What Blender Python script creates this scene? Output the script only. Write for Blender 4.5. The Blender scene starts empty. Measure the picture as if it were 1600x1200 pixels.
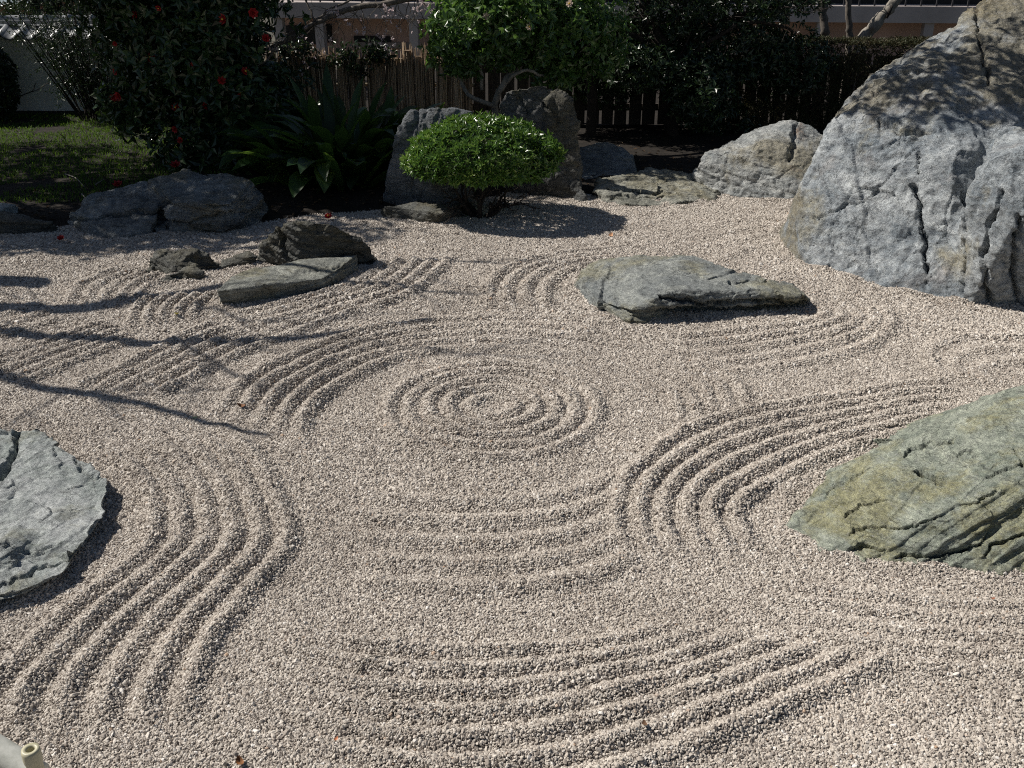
import bpy, bmesh, math, random
import numpy as np
from mathutils import Vector

# ------------------------------------------------------------------ camera, sky, sun, exposure
SC = bpy.context.scene
COL = SC.collection
CAM_H, PITCH, FPX = 1.9, math.radians(25.0), 1500.0
cam = bpy.data.cameras.new("camera")
cam.sensor_width = 36.0
cam.lens = 36.0 * FPX / 1600.0
cam.clip_start, cam.clip_end = 0.05, 2000.0
cam_o = bpy.data.objects.new("camera", cam)
COL.objects.link(cam_o)
cam_o.location = (0, 0, CAM_H)
cam_o.rotation_euler = (math.radians(90) - PITCH, 0, 0)
SC.camera = cam_o

SUN_EL = math.radians(45.5)
SUN_H = Vector((-0.96, 0.28, 0.0)).normalized()          # horizontal direction towards the sun
TO_SUN = Vector((SUN_H.x * math.cos(SUN_EL), SUN_H.y * math.cos(SUN_EL), math.sin(SUN_EL)))
w = bpy.data.worlds.new("World")
SC.world = w
w.use_nodes = True
wn = w.node_tree.nodes
sky = wn.new("ShaderNodeTexSky")
sky.sky_type = "NISHITA"
sky.sun_disc = False
sky.sun_elevation = SUN_EL
sky.sun_rotation = math.atan2(SUN_H.x, SUN_H.y)
wn["Background"].inputs[1].default_value = 0.040
w.node_tree.links.new(sky.outputs[0], wn["Background"].inputs[0])
sl = bpy.data.lights.new("sun", "SUN")
sl.energy = 5.0
sl.angle = math.radians(0.53)
sl.color = (1.0, 0.945, 0.865)
so = bpy.data.objects.new("sun", sl)
COL.objects.link(so)
so.rotation_euler = TO_SUN.to_track_quat("Z", "Y").to_euler()
so.location = (-6, 4, 9)
SC.view_settings.view_transform = "Standard"
SC.view_settings.look = "None"
SC.view_settings.exposure = 0.24
SC.view_settings.gamma = 1.0
SC.view_settings.use_curve_mapping = False
SC.render.engine = "CYCLES"
SC.cycles.max_bounces = 6
SC.cycles.diffuse_bounces = 3
SC.cycles.transparent_max_bounces = 4
SC.cycles.use_denoising = False
SC.cycles.sample_clamp_indirect = 3.0
SC.cycles.filter_width = 1.1

# ------------------------------------------------------------------ helpers
rng = np.random.default_rng(7)
R = random.Random(3)
CP, SP = math.cos(PITCH), math.sin(PITCH)


def ray(px, py):
    u, v = (px - 800) / FPX, (py - 600) / FPX
    return u, CP - v * SP, -SP - v * CP


def at(px, py, Y):
    a, b, c = ray(px, py)
    t = Y / b
    return (a * t, Y, CAM_H + c * t)


def atz(px, py, z=0.0):
    a, b, c = ray(px, py)
    t = (z - CAM_H) / c
    return (a * t, b * t, z)


def P(px, py):
    return atz(px, py, 0.0)


def project(V):
    d = V - np.array([0, 0, CAM_H])
    depth = d[:, 1] * CP - d[:, 2] * SP
    up = d[:, 1] * SP + d[:, 2] * CP
    depth = np.maximum(depth, 1e-3)
    return np.stack([800 + FPX * d[:, 0] / depth, 600 - FPX * up / depth], 1)


_perm = np.random.default_rng(11).permutation(256)
_perm = np.concatenate([_perm, _perm, _perm])
_grad = np.random.default_rng(12).normal(size=(256, 3))
_grad /= np.linalg.norm(_grad, axis=1)[:, None]


def pn(p):
    """gradient noise, about -1..1"""
    p = np.asarray(p, float)
    i = np.floor(p).astype(int)
    f = p - i
    i &= 255
    u = f * f * f * (f * (f * 6 - 15) + 10)
    out = 0
    for dx in (0, 1):
        for dy in (0, 1):
            for dz in (0, 1):
                h = _perm[_perm[_perm[(i[:, 0] + dx) & 255] + ((i[:, 1] + dy) & 255)] + ((i[:, 2] + dz) & 255)]
                g = _grad[h & 255]
                d = f - np.array([dx, dy, dz])
                wgt = (u[:, 0] if dx else 1 - u[:, 0]) * (u[:, 1] if dy else 1 - u[:, 1]) * (u[:, 2] if dz else 1 - u[:, 2])
                out = out + wgt * (g * d).sum(1)
    return out * 1.5


def fbm(p, n=4, gain=0.5):
    a, s, o = 1.0, 1.0, 0
    for k in range(n):
        o = o + a * pn(np.asarray(p) * s + 17.3 * k)
        a *= gain
        s *= 2.03
    return o


def worley(p):
    p = np.asarray(p, float)
    i = np.floor(p).astype(int)
    d1 = np.full(len(p), 9.0)
    d2 = np.full(len(p), 9.0)
    idv = np.zeros(len(p))
    off = np.zeros_like(p)
    for dx in (-1, 0, 1):
        for dy in (-1, 0, 1):
            for dz in (-1, 0, 1):
                c = i + np.array([dx, dy, dz])
                h = _perm[_perm[_perm[c[:, 0] & 255] + (c[:, 1] & 255)] + (c[:, 2] & 255)] & 255
                q = c + 0.5 + 0.45 * _grad[h]
                d = np.linalg.norm(q - p, axis=1)
                nearer = d < d1
                d2 = np.where(nearer, d1, np.minimum(d2, d))
                idv = np.where(nearer, h / 255.0, idv)
                off = np.where(nearer[:, None], p - q, off)
                d1 = np.minimum(d1, d)
    return d1, d2, idv, off


def mesh_fast(name, V, F, mat=None, smooth=False, attr=None):
    """V (n,3); F (m,k) one face size, or a list of such arrays"""
    me = bpy.data.meshes.new(name)
    Fs = F if isinstance(F, list) and np.ndim(F[0]) == 2 else [F]
    Fs = [np.asarray(f, np.int32) for f in Fs if len(f)]
    V = np.asarray(V, np.float32)
    me.vertices.add(len(V))
    me.vertices.foreach_set("co", V.ravel())
    loops = np.concatenate([f.ravel() for f in Fs])
    sizes = np.concatenate([np.full(len(f), f.shape[1], np.int32) for f in Fs])
    starts = np.concatenate([[0], np.cumsum(sizes)[:-1]]).astype(np.int32)
    me.loops.add(len(loops))
    me.loops.foreach_set("vertex_index", loops)
    me.polygons.add(len(sizes))
    me.polygons.foreach_set("loop_start", starts)
    me.polygons.foreach_set("use_smooth", np.full(len(sizes), bool(smooth)))
    me.update(calc_edges=True)
    me.validate()
    if attr is not None:
        for k, v in attr.items():
            a = me.attributes.new(k, "FLOAT", "POINT")
            a.data.foreach_set("value", np.asarray(v, np.float32))
    if mat:
        me.materials.append(mat)
    return me


def link(name, me, parent=None, loc=(0, 0, 0)):
    o = bpy.data.objects.new(name, me)
    COL.objects.link(o)
    o.location = loc
    if parent:
        o.parent = parent
    return o


def tag(o, label=None, cat=None, group=None, kind=None):
    for k, v in (("label", label), ("category", cat), ("group", group), ("kind", kind)):
        if v:
            o[k] = v
    return o


def thing(name, label, cat, loc=(0, 0, 0), group=None):
    o = bpy.data.objects.new(name, None)
    COL.objects.link(o)
    o.location = loc
    o.empty_display_size = 0.1
    return tag(o, label, cat, group)


class MB:
    """collects pieces of geometry that become ONE mesh object"""

    def __init__(s):
        s.V, s.T, s.Q, s.n, s.r = [], [], [], 0, []

    def add(s, V, T=None, Q=None, r=0.5):
        V = np.asarray(V, float)
        if T is not None and len(T):
            s.T.append(np.asarray(T) + s.n)
        if Q is not None and len(Q):
            s.Q.append(np.asarray(Q) + s.n)
        s.V.append(V)
        s.r.append(np.broadcast_to(np.asarray(r, float), (len(V),)))
        s.n += len(V)
        return s

    def box(s, x0, x1, y0, y1, z0, z1, r=0.5):
        V = [(x, y, z) for x in (x0, x1) for y in (y0, y1) for z in (z0, z1)]
        Q = [(0, 1, 3, 2), (4, 6, 7, 5), (0, 4, 5, 1), (2, 3, 7, 6), (0, 2, 6, 4), (1, 5, 7, 3)]
        return s.add(V, Q=Q, r=r)

    def tube(s, pts, rad, n=7, r=0.5, cap=True):
        pts = np.asarray(pts, float)
        k = len(pts)
        rad = np.broadcast_to(np.asarray(rad, float), (k,)) if np.ndim(rad) else np.full(k, float(rad))
        tg = np.gradient(pts, axis=0)
        tg /= np.linalg.norm(tg, axis=1)[:, None] + 1e-9
        ref = np.array([0.13, 0.21, 1.0]) if abs(tg[0, 2]) < 0.9 else np.array([1.0, 0.1, 0.05])
        a = np.cross(tg, ref)
        a /= np.linalg.norm(a, axis=1)[:, None] + 1e-9
        b = np.cross(tg, a)
        th = np.linspace(0, 2 * math.pi, n, endpoint=False)
        V = (pts[:, None] + rad[:, None, None] * (np.cos(th)[None, :, None] * a[:, None] + np.sin(th)[None, :, None] * b[:, None])).reshape(-1, 3)
        Q = [(i * n + j, (i + 1) * n + j, (i + 1) * n + (j + 1) % n, i * n + (j + 1) % n) for i in range(k - 1) for j in range(n)]
        T = []
        if cap:
            V = np.vstack([V, pts[0], pts[-1]])
            c0, c1 = k * n, k * n + 1
            T = [(c0, j, (j + 1) % n) for j in range(n)] + [(c1, (k - 1) * n + (j + 1) % n, (k - 1) * n + j) for j in range(n)]
        return s.add(V, T=T, Q=Q, r=r)

    def build(s, name, mat, parent=None, smooth=False, loc=(0, 0, 0)):
        F = []
        if s.T:
            F.append(np.vstack(s.T))
        if s.Q:
            F.append(np.vstack(s.Q))
        me = mesh_fast(name, np.vstack(s.V), F, mat, smooth, {"rnd": np.concatenate(s.r)})
        return link(name, me, parent, loc)


def spline(pts, n=40):
    pts = np.asarray(pts, float)
    k = len(pts)
    if k == 2:
        t = np.linspace(0, 1, n)[:, None]
        return pts[0] * (1 - t) + pts[1] * t
    ext = np.vstack([2 * pts[0] - pts[1], pts, 2 * pts[-1] - pts[-2]])
    out = []
    for t in np.linspace(0, k - 1, n):
        i = min(int(t), k - 2)
        f = t - i
        p0, p1, p2, p3 = ext[i], ext[i + 1], ext[i + 2], ext[i + 3]
        out.append(0.5 * ((2 * p1) + (-p0 + p2) * f + (2 * p0 - 5 * p1 + 4 * p2 - p3) * f * f + (-p0 + 3 * p1 - 3 * p2 + p3) * f ** 3))
    return np.array(out)


# ------------------------------------------------------------------ materials
class NT:
    def __init__(s, name):
        s.m = bpy.data.materials.new(name)
        s.m.use_nodes = True
        s.t = s.m.node_tree
        s.n = s.t.nodes
        s.b = s.n["Principled BSDF"]
        s.out = s.n["Material Output"]

    def node(s, typ, **kw):
        x = s.n.new(typ)
        for k, v in kw.items():
            setattr(x, k, v)
        return x

    def l(s, a, b):
        s.t.links.new(a, b)

    def coord(s, kind="Object", scale=(1, 1, 1), rot=(0, 0, 0), loc=(0, 0, 0)):
        c = s.node("ShaderNodeTexCoord")
        m = s.node("ShaderNodeMapping")
        m.inputs["Scale"].default_value = scale
        m.inputs["Rotation"].default_value = rot
        m.inputs["Location"].default_value = loc
        s.l(c.outputs[kind], m.inputs["Vector"])
        return m.outputs["Vector"]

    def noise(s, vec, scale, detail=6, rough=0.6, dist=0.0):
        x = s.node("ShaderNodeTexNoise")
        x.inputs["Scale"].default_value = scale
        x.inputs["Detail"].default_value = detail
        x.inputs["Roughness"].default_value = rough
        x.inputs["Distortion"].default_value = dist
        if vec:
            s.l(vec, x.inputs["Vector"])
        return x.outputs["Fac"]

    def ramp(s, fac, stops, interp="LINEAR"):
        x = s.node("ShaderNodeValToRGB")
        x.color_ramp.interpolation = interp
        e = x.color_ramp.elements
        while len(e) < len(stops):
            e.new(0.5)
        for k, (p, c) in enumerate(stops):
            e[k].position = p
            e[k].color = (c, c, c, 1) if not hasattr(c, "__len__") else (*c, 1)
        s.l(fac, x.inputs[0])
        return x.outputs[0]

    def mix(s, fac, a, b, mode="MIX"):
        x = s.node("ShaderNodeMix", data_type="RGBA", blend_type=mode)
        for sock, v in ((x.inputs[0], fac), (x.inputs[6], a), (x.inputs[7], b)):
            if hasattr(v, "is_linked"):
                s.l(v, sock)
            elif sock == x.inputs[0]:
                sock.default_value = v
            else:
                sock.default_value = (*v, 1)
        return x.outputs[2]

    def bump(s, h, strength, dist, normal=None):
        x = s.node("ShaderNodeBump")
        x.inputs["Strength"].default_value = strength
        x.inputs["Distance"].default_value = dist
        s.l(h, x.inputs["Height"])
        if normal:
            s.l(normal, x.inputs["Normal"])
        return x.outputs[0]

    def attr(s, name="rnd"):
        return s.node("ShaderNodeAttribute", attribute_name=name).outputs["Fac"]


def simple(name, col, rough=0.8, var=0.25, scale=20, bump=0.0, stretch=(1, 1, 1), spec=0.3):
    t = NT(name)
    v = t.coord("Object", stretch)
    f = t.noise(v, scale, 5)
    lo = tuple(c * (1 - var) for c in col)
    hi = tuple(min(1, c * (1 + var)) for c in col)
    t.l(t.ramp(f, [(0.3, lo), (0.7, hi)]), t.b.inputs["Base Color"])
    t.b.inputs["Roughness"].default_value = rough
    t.b.inputs["Specular IOR Level"].default_value = spec
    if bump:
        t.l(t.bump(t.noise(v, scale * 2, 6), 0.7, bump), t.b.inputs["Normal"])
    return t.m


def leaf_mat(name, stops, rough=0.35, trans=0.2, spec=0.5, tcol=(0.12, 0.2, 0.03)):
    t = NT(name)
    c = t.ramp(t.attr(), stops)
    t.l(c, t.b.inputs["Base Color"])
    t.b.inputs["Roughness"].default_value = rough
    t.b.inputs["Specular IOR Level"].default_value = spec
    tr = t.node("ShaderNodeBsdfTranslucent")
    tr.inputs[0].default_value = (*tcol, 1)
    mx = t.node("ShaderNodeMixShader")
    mx.inputs[0].default_value = trans
    t.l(t.b.outputs[0], mx.inputs[1])
    t.l(tr.outputs[0], mx.inputs[2])
    t.l(mx.outputs[0], t.out.inputs[0])
    return t.m


def rock_mat(name, base, pale, olive, olive_amt=0.4, dark=(0.05, 0.05, 0.055), rot=(0, 0, 0), squash=4.0, seed=0.0, scale=1.0, veins=0.35, rust=0.0):
    """layered schist: colour bands along the foliation, lichen and oxide patches, pale veins, fine relief"""
    t = NT(name)
    iso = t.coord("Object", (scale,) * 3, (0, 0, 0), (seed, seed * 1.7, seed * 0.6))
    lay = t.coord("Object", (scale, scale, scale * squash), rot, (seed * 2.1, seed, seed * 1.3))

    def ridged(vec, sc, det, rough, dist):
        x = t.node("ShaderNodeTexNoise", noise_type="RIDGED_MULTIFRACTAL")
        x.normalize = True
        for k_, v_ in (("Scale", sc), ("Detail", det), ("Roughness", rough), ("Distortion", dist), ("Offset", 0.9), ("Gain", 1.6)):
            x.inputs[k_].default_value = v_
        t.l(vec, x.inputs["Vector"])
        return x.outputs["Fac"]

    c = t.mix(t.ramp(t.noise(lay, 2.2, 12, 0.76, 0.5), [(0.40, 0.0), (0.60, 1.0)]), base, pale)
    c = t.mix(t.ramp(t.noise(iso, 1.7, 9, 0.7, 0.4), [(0.60 - 0.25 * olive_amt, 0.0), (0.70 - 0.25 * olive_amt, 0.8)]), c, olive)
    la = t.node("ShaderNodeMath", operation="MULTIPLY_ADD")
    t.l(t.attr("lichen"), la.inputs[0])
    la.inputs[1].default_value = 0.75
    t.l(t.noise(iso, 4.0, 9, 0.72), la.inputs[2])
    c = t.mix(t.ramp(la.outputs[0], [(0.70, 0.0), (0.84, 0.8)]), c, (0.27, 0.235, 0.15))
    if rust:
        c = t.mix(t.ramp(t.noise(iso, 2.9, 7, 0.65), [(0.59, 0.0), (0.68, rust)]), c, (0.22, 0.11, 0.045))
    c = t.mix(t.ramp(t.noise(lay, 7.0, 10, 0.75, 0.7), [(0.34, 0.6), (0.43, 0.0)]), c, dark)
    vn = t.noise(lay, 4.0, 7, 0.6, 1.2)
    c = t.mix(t.ramp(vn, [(0.490, 0.0), (0.50, veins), (0.510, 0.0)]), c, (0.55, 0.56, 0.54))
    st = t.ramp(t.noise(lay, 17, 9, 0.78, 0.5), [(0.30, (0.42, 0.42, 0.44)), (0.50, (1.0, 1.0, 1.0)), (0.70, (1.5, 1.48, 1.44))])
    c = t.mix(1.0, c, st, "MULTIPLY")
    cr = t.noise(iso, 2.1, 5, 0.6, 0.8)
    crk = t.ramp(cr, [(0.495, 0.0), (0.50, 0.4), (0.505, 0.0)])
    c = t.mix(crk, c, tuple(0.3 * b for b in base))
    c = t.mix(t.ramp(t.noise(iso, 45, 6, 0.8), [(0.36, 0.5), (0.48, 0.0)]), c, tuple(0.5 * b for b in base))
    c = t.mix(t.ramp(t.noise(iso, 75, 4, 0.8), [(0.56, 0.0), (0.68, 0.6)]), c, tuple(min(0.6, 1.45 * p) for p in pale))
    t.l(c, t.b.inputs["Base Color"])
    t.b.inputs["Specular IOR Level"].default_value = 0.4
    t.l(t.ramp(t.noise(lay, 12, 5), [(0.3, 0.42), (0.7, 0.8)]), t.b.inputs["Roughness"])
    n0 = t.bump(t.ramp(cr, [(0.480, 1.0), (0.50, 0.0), (0.520, 1.0)]), 0.8, 0.02 / scale)
    n1 = t.bump(ridged(lay, 3.0, 9, 0.62, 0.4), 0.8, 0.034 / scale, n0)
    n2 = t.bump(t.noise(lay, 13, 12, 0.82, 0.6), 1.0, 0.042 / scale, n1)
    n3 = t.bump(t.noise(iso, 55, 8, 0.8), 1.0, 0.014, n2)
    t.l(n3, t.b.inputs["Normal"])
    return t.m


M_BARK = simple("dark_bark", (0.026, 0.021, 0.018), 0.9, 0.5, 30, 0.01, (1, 1, 0.25))
M_BARKL = simple("pale_bark", (0.23, 0.21, 0.18), 0.85, 0.4, 25, 0.006, (1, 1, 0.4))
M_BARKM = simple("grey_bark", (0.12, 0.105, 0.09), 0.9, 0.5, 25, 0.01, (1, 1, 0.3))
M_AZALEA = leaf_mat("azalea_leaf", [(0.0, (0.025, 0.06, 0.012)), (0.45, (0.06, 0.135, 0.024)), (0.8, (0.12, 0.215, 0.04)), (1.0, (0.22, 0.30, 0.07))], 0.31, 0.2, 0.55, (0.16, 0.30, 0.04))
M_CAMEL = leaf_mat("camellia_leaf", [(0.0, (0.014, 0.032, 0.012)), (0.6, (0.032, 0.066, 0.022)), (1.0, (0.07, 0.115, 0.04))], 0.28, 0.14, 0.55, (0.05, 0.09, 0.02))
M_GLOSSY = leaf_mat("glossy_leaf", [(0.0, (0.03, 0.07, 0.018)), (0.6, (0.065, 0.13, 0.035)), (1.0, (0.17, 0.26, 0.08))], 0.28, 0.26, 0.6, (0.15, 0.28, 0.05))
M_DARKLEAF = leaf_mat("dark_leaf", [(0.0, (0.010, 0.022, 0.010)), (0.7, (0.022, 0.045, 0.018)), (1.0, (0.05, 0.08, 0.03))], 0.35, 0.1, 0.5, (0.05, 0.09, 0.02))
M_STRAP = leaf_mat("strap_leaf", [(0.0, (0.010, 0.026, 0.010)), (0.7, (0.02, 0.055, 0.016)), (1.0, (0.07, 0.14, 0.025))], 0.42, 0.28, 0.4, (0.17, 0.30, 0.04))
M_GRASS = leaf_mat("grass_blade", [(0.0, (0.035, 0.08, 0.012)), (0.7, (0.08, 0.16, 0.025)), (1.0, (0.15, 0.16, 0.05))], 0.6, 0.3, 0.2, (0.14, 0.24, 0.03))
M_HEDGE = leaf_mat("hedge_leaf", [(0.0, (0.02, 0.03, 0.012)), (0.6, (0.05, 0.05, 0.025)), (1.0, (0.10, 0.07, 0.05))], 0.6, 0.15, 0.2, (0.08, 0.07, 0.03))
M_RED = leaf_mat("red_petal", [(0.0, (0.19, 0.008, 0.010)), (1.0, (0.45, 0.03, 0.03))], 0.5, 0.25, 0.3, (0.6, 0.03, 0.03))
M_BLOSSOM = leaf_mat("blossom", [(0.0, (0.6, 0.45, 0.47)), (1.0, (0.8, 0.72, 0.72))], 0.6, 0.3, 0.2, (0.7, 0.6, 0.6))
M_CREAM = leaf_mat("cream_petal", [(0.0, (0.55, 0.42, 0.34)), (1.0, (0.75, 0.65, 0.55))], 0.6, 0.3, 0.2, (0.7, 0.6, 0.5))
M_YELLOW = simple("yellow_stamen", (0.7, 0.45, 0.06), 0.7)
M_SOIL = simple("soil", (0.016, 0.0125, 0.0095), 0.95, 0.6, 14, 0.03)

# ------------------------------------------------------------------ ground, planted bed and lawn
GB = [(-900, 345), (-300, 352), (0, 363), (100, 356), (250, 366), (400, 346), (520, 332), (600, 326), (700, 322), (780, 303), (850, 303), (920, 309), (1110, 302), (1240, 309), (1400, 320), (1700, 330), (2300, 335)]
GBW = np.array([P(*p)[:2] for p in GB])


def bed_edge(x):
    return np.interp(x, GBW[:, 0], GBW[:, 1])


def bed_z(x, y):
    d = y - bed_edge(x) + 0.05 * pn(np.stack([x * 3, y * 3, 0 * x], 1))
    z = 0.045 * np.clip(d / 0.18, -1.6, 1) + 0.05 * np.clip((d - 0.2) / 2.0, 0, 1)
    return z + 0.015 * pn(np.stack([x * 2.2, y * 2.2, 0 * x + 3], 1)) * (d > 0)


def grid_mesh(name, xs, ys, zf, mat, smooth=True, attrf=None):
    X, Y = np.meshgrid(xs, ys)
    x, y = X.ravel(), Y.ravel()
    V = np.stack([x, y, zf(x, y)], 1)
    nx, ny = len(xs), len(ys)
    i = np.arange(nx - 1)[None] + nx * np.arange(ny - 1)[:, None]
    i = i.ravel()
    Q = np.stack([i, i + 1, i + nx + 1, i + nx], 1)
    return mesh_fast(name, V, Q, mat, smooth, attrf(x, y) if attrf else None)


g = NT("far_ground")
g.l(g.ramp(g.noise(g.coord("Object"), 0.8, 8), [(0.35, (0.04, 0.038, 0.028)), (0.65, (0.075, 0.07, 0.05))]), g.b.inputs["Base Color"])
g.b.inputs["Roughness"].default_value = 0.95
tag(link("ground", mesh_fast("ground", [(-400, -60, -0.13), (400, -60, -0.13), (400, 700, -0.13), (-400, 700, -0.13)], [(0, 1, 2, 3)], g.m)), kind="structure")
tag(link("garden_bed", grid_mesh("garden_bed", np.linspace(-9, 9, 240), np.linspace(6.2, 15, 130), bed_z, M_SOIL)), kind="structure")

# ------------------------------------------------------------------ raked gravel
GX0, GX1, GY0, GY1, GS = -6.2, 6.2, 1.2, 8.6, 0.01
nx, ny = int((GX1 - GX0) / GS) + 1, int((GY1 - GY0) / GS) + 1
HF = np.zeros((ny, nx))
RIDGE_H = 1.12


def ridge(pts, sig, amp):
    """raise one raked ridge along a world polyline; amp per point"""
    seg = np.r_[0, np.cumsum(np.linalg.norm(np.diff(pts, axis=0), axis=1))]
    m = max(2, int(seg[-1] / 0.008))
    s = np.linspace(0, seg[-1], m)
    x = np.interp(s, seg, pts[:, 0])
    y = np.interp(s, seg, pts[:, 1])
    a = np.interp(s, seg, amp)
    wob = 0.010 * pn(np.stack([x * 4, y * 4, 0 * x + 1], 1))
    x = x + wob
    a = a * (0.95 + 0.4 * pn(np.stack([x * 6, y * 6, 0 * x + 5], 1)))
    k = int(3 * sig / GS) + 1
    jj = np.arange(-k, k + 1)
    dd = np.sqrt(jj[None] ** 2 + jj[:, None] ** 2) * GS / (2.05 * sig)
    st = 0.45 * (1 + np.cos(np.pi * np.clip(dd, 0, 1))) * 0.6 + 0.46 * np.clip(1 - dd, 0, 1)
    ci = ((x - GX0) / GS).astype(int)
    ri = ((y - GY0) / GS).astype(int)
    for c, r_, aa in zip(ci, ri, a):
        aa = aa * RIDGE_H
        if k <= c < nx - k and k <= r_ < ny - k and aa > 0:
            v = HF[r_ - k:r_ + k + 1, c - k:c + k + 1]
            np.maximum(v, aa * st, out=v)


def band(A, B, n, amps=1.0, h=0.024, fade=(0.12, 0.12), A2=None):
    a = spline([P(*p)[:2] for p in A], 60)
    b = spline([P(*p)[:2] for p in B], 60)
    sp = np.linalg.norm(a - b, axis=1).mean() / max(1, n - 1)
    sig = float(np.clip(0.27 * sp, 0.018, 0.032))
    t = np.linspace(0, 1, 60)
    env = np.clip(t / max(fade[0], 1e-3), 0, 1) * np.clip((1 - t) / max(fade[1], 1e-3), 0, 1)
    if hasattr(amps, "__len__"):
        env = env * np.interp(t, np.linspace(0, 1, len(amps)), amps)
    else:
        env = env * amps
    for k in range(n):
        f = k / max(1, n - 1)
        sh = int(R.uniform(-3, 3))
        ridge(a * (1 - f) + b * f, sig, h * np.roll(env, sh) if 4 < sh < 0 else h * env)


cc = np.array(P(772, 634)[:2])
for rr, am in ((0.10, 0.8), (0.195, 1.0), (0.285, 1.05), (0.375, 1.0), (0.465, 0.85)):
    th = np.linspace(0, 2 * math.pi, 120)
    am_t = am * (0.88 + 0.12 * np.cos(2 * (th - 0.15)))
    ridge(np.stack([cc[0] + rr * np.cos(th), cc[1] + rr * np.sin(th)], 1), 0.027, 0.030 * am_t)
band([(472, 695), (478, 645), (520, 607), (575, 577), (650, 553), (740, 541), (850, 546), (950, 566), (1020, 594), (1055, 622), (1062, 660)],
     [(335, 650), (385, 596), (440, 566), (500, 541), (575, 518), (650, 503), (740, 494), (880, 496), (1000, 515), (1090, 555), (1150, 598), (1175, 645)],
     5, [1.2, 1.35, 1.3, 1.2, 0.9, 0.5, 0.35, 0.35, 0.5, 0.9, 1.0], 0.028, (0.06, 0.05))
band([(520, 760), (620, 778), (760, 785), (880, 772), (975, 742)], [(520, 900), (620, 912), (760, 916), (900, 902), (1000, 862)], 5, [0.5, 0.9, 0.9, 0.9, 0.9], 0.022, (0.2, 0.06))
band([(335, 655), (390, 700), (425, 755), (448, 815), (445, 860), (400, 912), (360, 958), (325, 1010), (300, 1070), (298, 1125)],
     [(150, 690), (205, 725), (240, 770), (247, 822), (225, 866), (150, 925), (75, 985), (15, 1040), (-25, 1090), (-40, 1150)], 6, [0.6, 0.85, 1, 1.1, 1.1, 1.1, 1.1, 1.05, 1, 0.8], 0.027, (0.08, 0.06))
band([(1520, 592), (1425, 599), (1325, 617), (1225, 632), (1150, 646), (1080, 670), (1015, 712), (975, 757), (962, 802), (970, 840), (1005, 895)],
     [(1480, 660), (1400, 677), (1300, 707), (1230, 742), (1175, 772), (1152, 797), (1158, 822), (1185, 858)], 6, [0.7, 0.9, 1, 1.1, 1.15, 1.1, 1, 0.7], 0.027, (0.05, 0.1))
band([(420, 965), (520, 998), (660, 1013), (800, 1015), (950, 1003), (1060, 974)],
     [(300, 1080), (420, 1168), (560, 1218), (720, 1236), (900, 1216), (1050, 1172), (1200, 1112), (1340, 1050), (1410, 1010)], 7, [0.4, 0.75, 1, 1, 1.1, 1.1, 0.9], 0.026, (0.12, 0.08))
band([(1180, 900), (1350, 925), (1500, 940), (1700, 945)], [(1250, 1005), (1350, 1027), (1500, 1040), (1700, 1040)], 5, 0.6, 0.02, (0.2, 0.02))
band([(768, 480), (766, 448), (790, 421), (840, 404), (920, 390), (1010, 381)], [(862, 480), (852, 456), (868, 433), (905, 416), (950, 404)], 4, [1, 1.1, 1, 0.7, 0.4], 0.027, (0.08, 0.2))
band([(1380, 478), (1394, 504), (1370, 530), (1310, 553), (1200, 574), (1080, 586), (940, 580)], [(1285, 482), (1290, 496), (1240, 508), (1150, 516), (1060, 524), (970, 524), (900, 510)], 5, [1, 1, 0.95, 0.75, 0.5, 0.4], 0.024, (0.06, 0.2))
band([(1680, 522), (1600, 524), (1500, 526), (1455, 546), (1465, 575), (1500, 602)], [(1680, 560), (1600, 562), (1555, 566), (1530, 576), (1540, 590), (1560, 600)], 3, 0.7, 0.024, (0.05, 0.1))
band([(705, 400), (688, 420), (650, 452), (600, 473), (540, 492), (450, 522), (380, 548)], [(600, 405), (585, 425), (550, 445), (480, 464), (400, 482), (350, 492)], 5, [1.1, 1.1, 1.0, 0.7, 0.5], 0.028, (0.06, 0.2))
band([(120, 606), (200, 570), (290, 524), (340, 503)], [(245, 618), (310, 583), (385, 548), (440, 526)], 5, 1.1, 0.027, (0.08, 0.1))
band([(-60, 572), (40, 545), (110, 522), (170, 500)], [(30, 600), (100, 572), (165, 546), (215, 528)], 5, 0.95, 0.025, (0.05, 0.1))
band([(245, 460), (214, 482), (206, 508)], [(335, 458), (312, 474), (300, 498)], 5, 1.1, 0.028, (0.12, 0.15))
band([(190, 418), (130, 442), (112, 474)], [(285, 424), (235, 445), (212, 470)], 5, 0.9, 0.026, (0.1, 0.15))
band([(-40, 500), (10, 490), (70, 470)], [(-40, 530), (30, 515), (100, 495)], 3, 0.8, 0.022)
band([(1110, 352), (1180, 340), (1240, 345)], [(1120, 405), (1180, 385), (1225, 380)], 4, 0.5, 0.02)


def gz(x, y):
    fx = np.clip((np.asarray(x) - GX0) / GS, 0, nx - 1.001)
    fy = np.clip((np.asarray(y) - GY0) / GS, 0, ny - 1.001)
    i, j = fx.astype(int), fy.astype(int)
    u, v = fx - i, fy - j
    z = HF[j, i] * (1 - u) * (1 - v) + HF[j, i + 1] * u * (1 - v) + HF[j + 1, i] * (1 - u) * v + HF[j + 1, i + 1] * u * v
    return z + 0.006 * pn(np.stack([x * 1.7, y * 1.7, 0 * x], 1)) + 0.003 * pn(np.stack([x * 9, y * 9, 0 * x + 2], 1)) - 0.008


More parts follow.
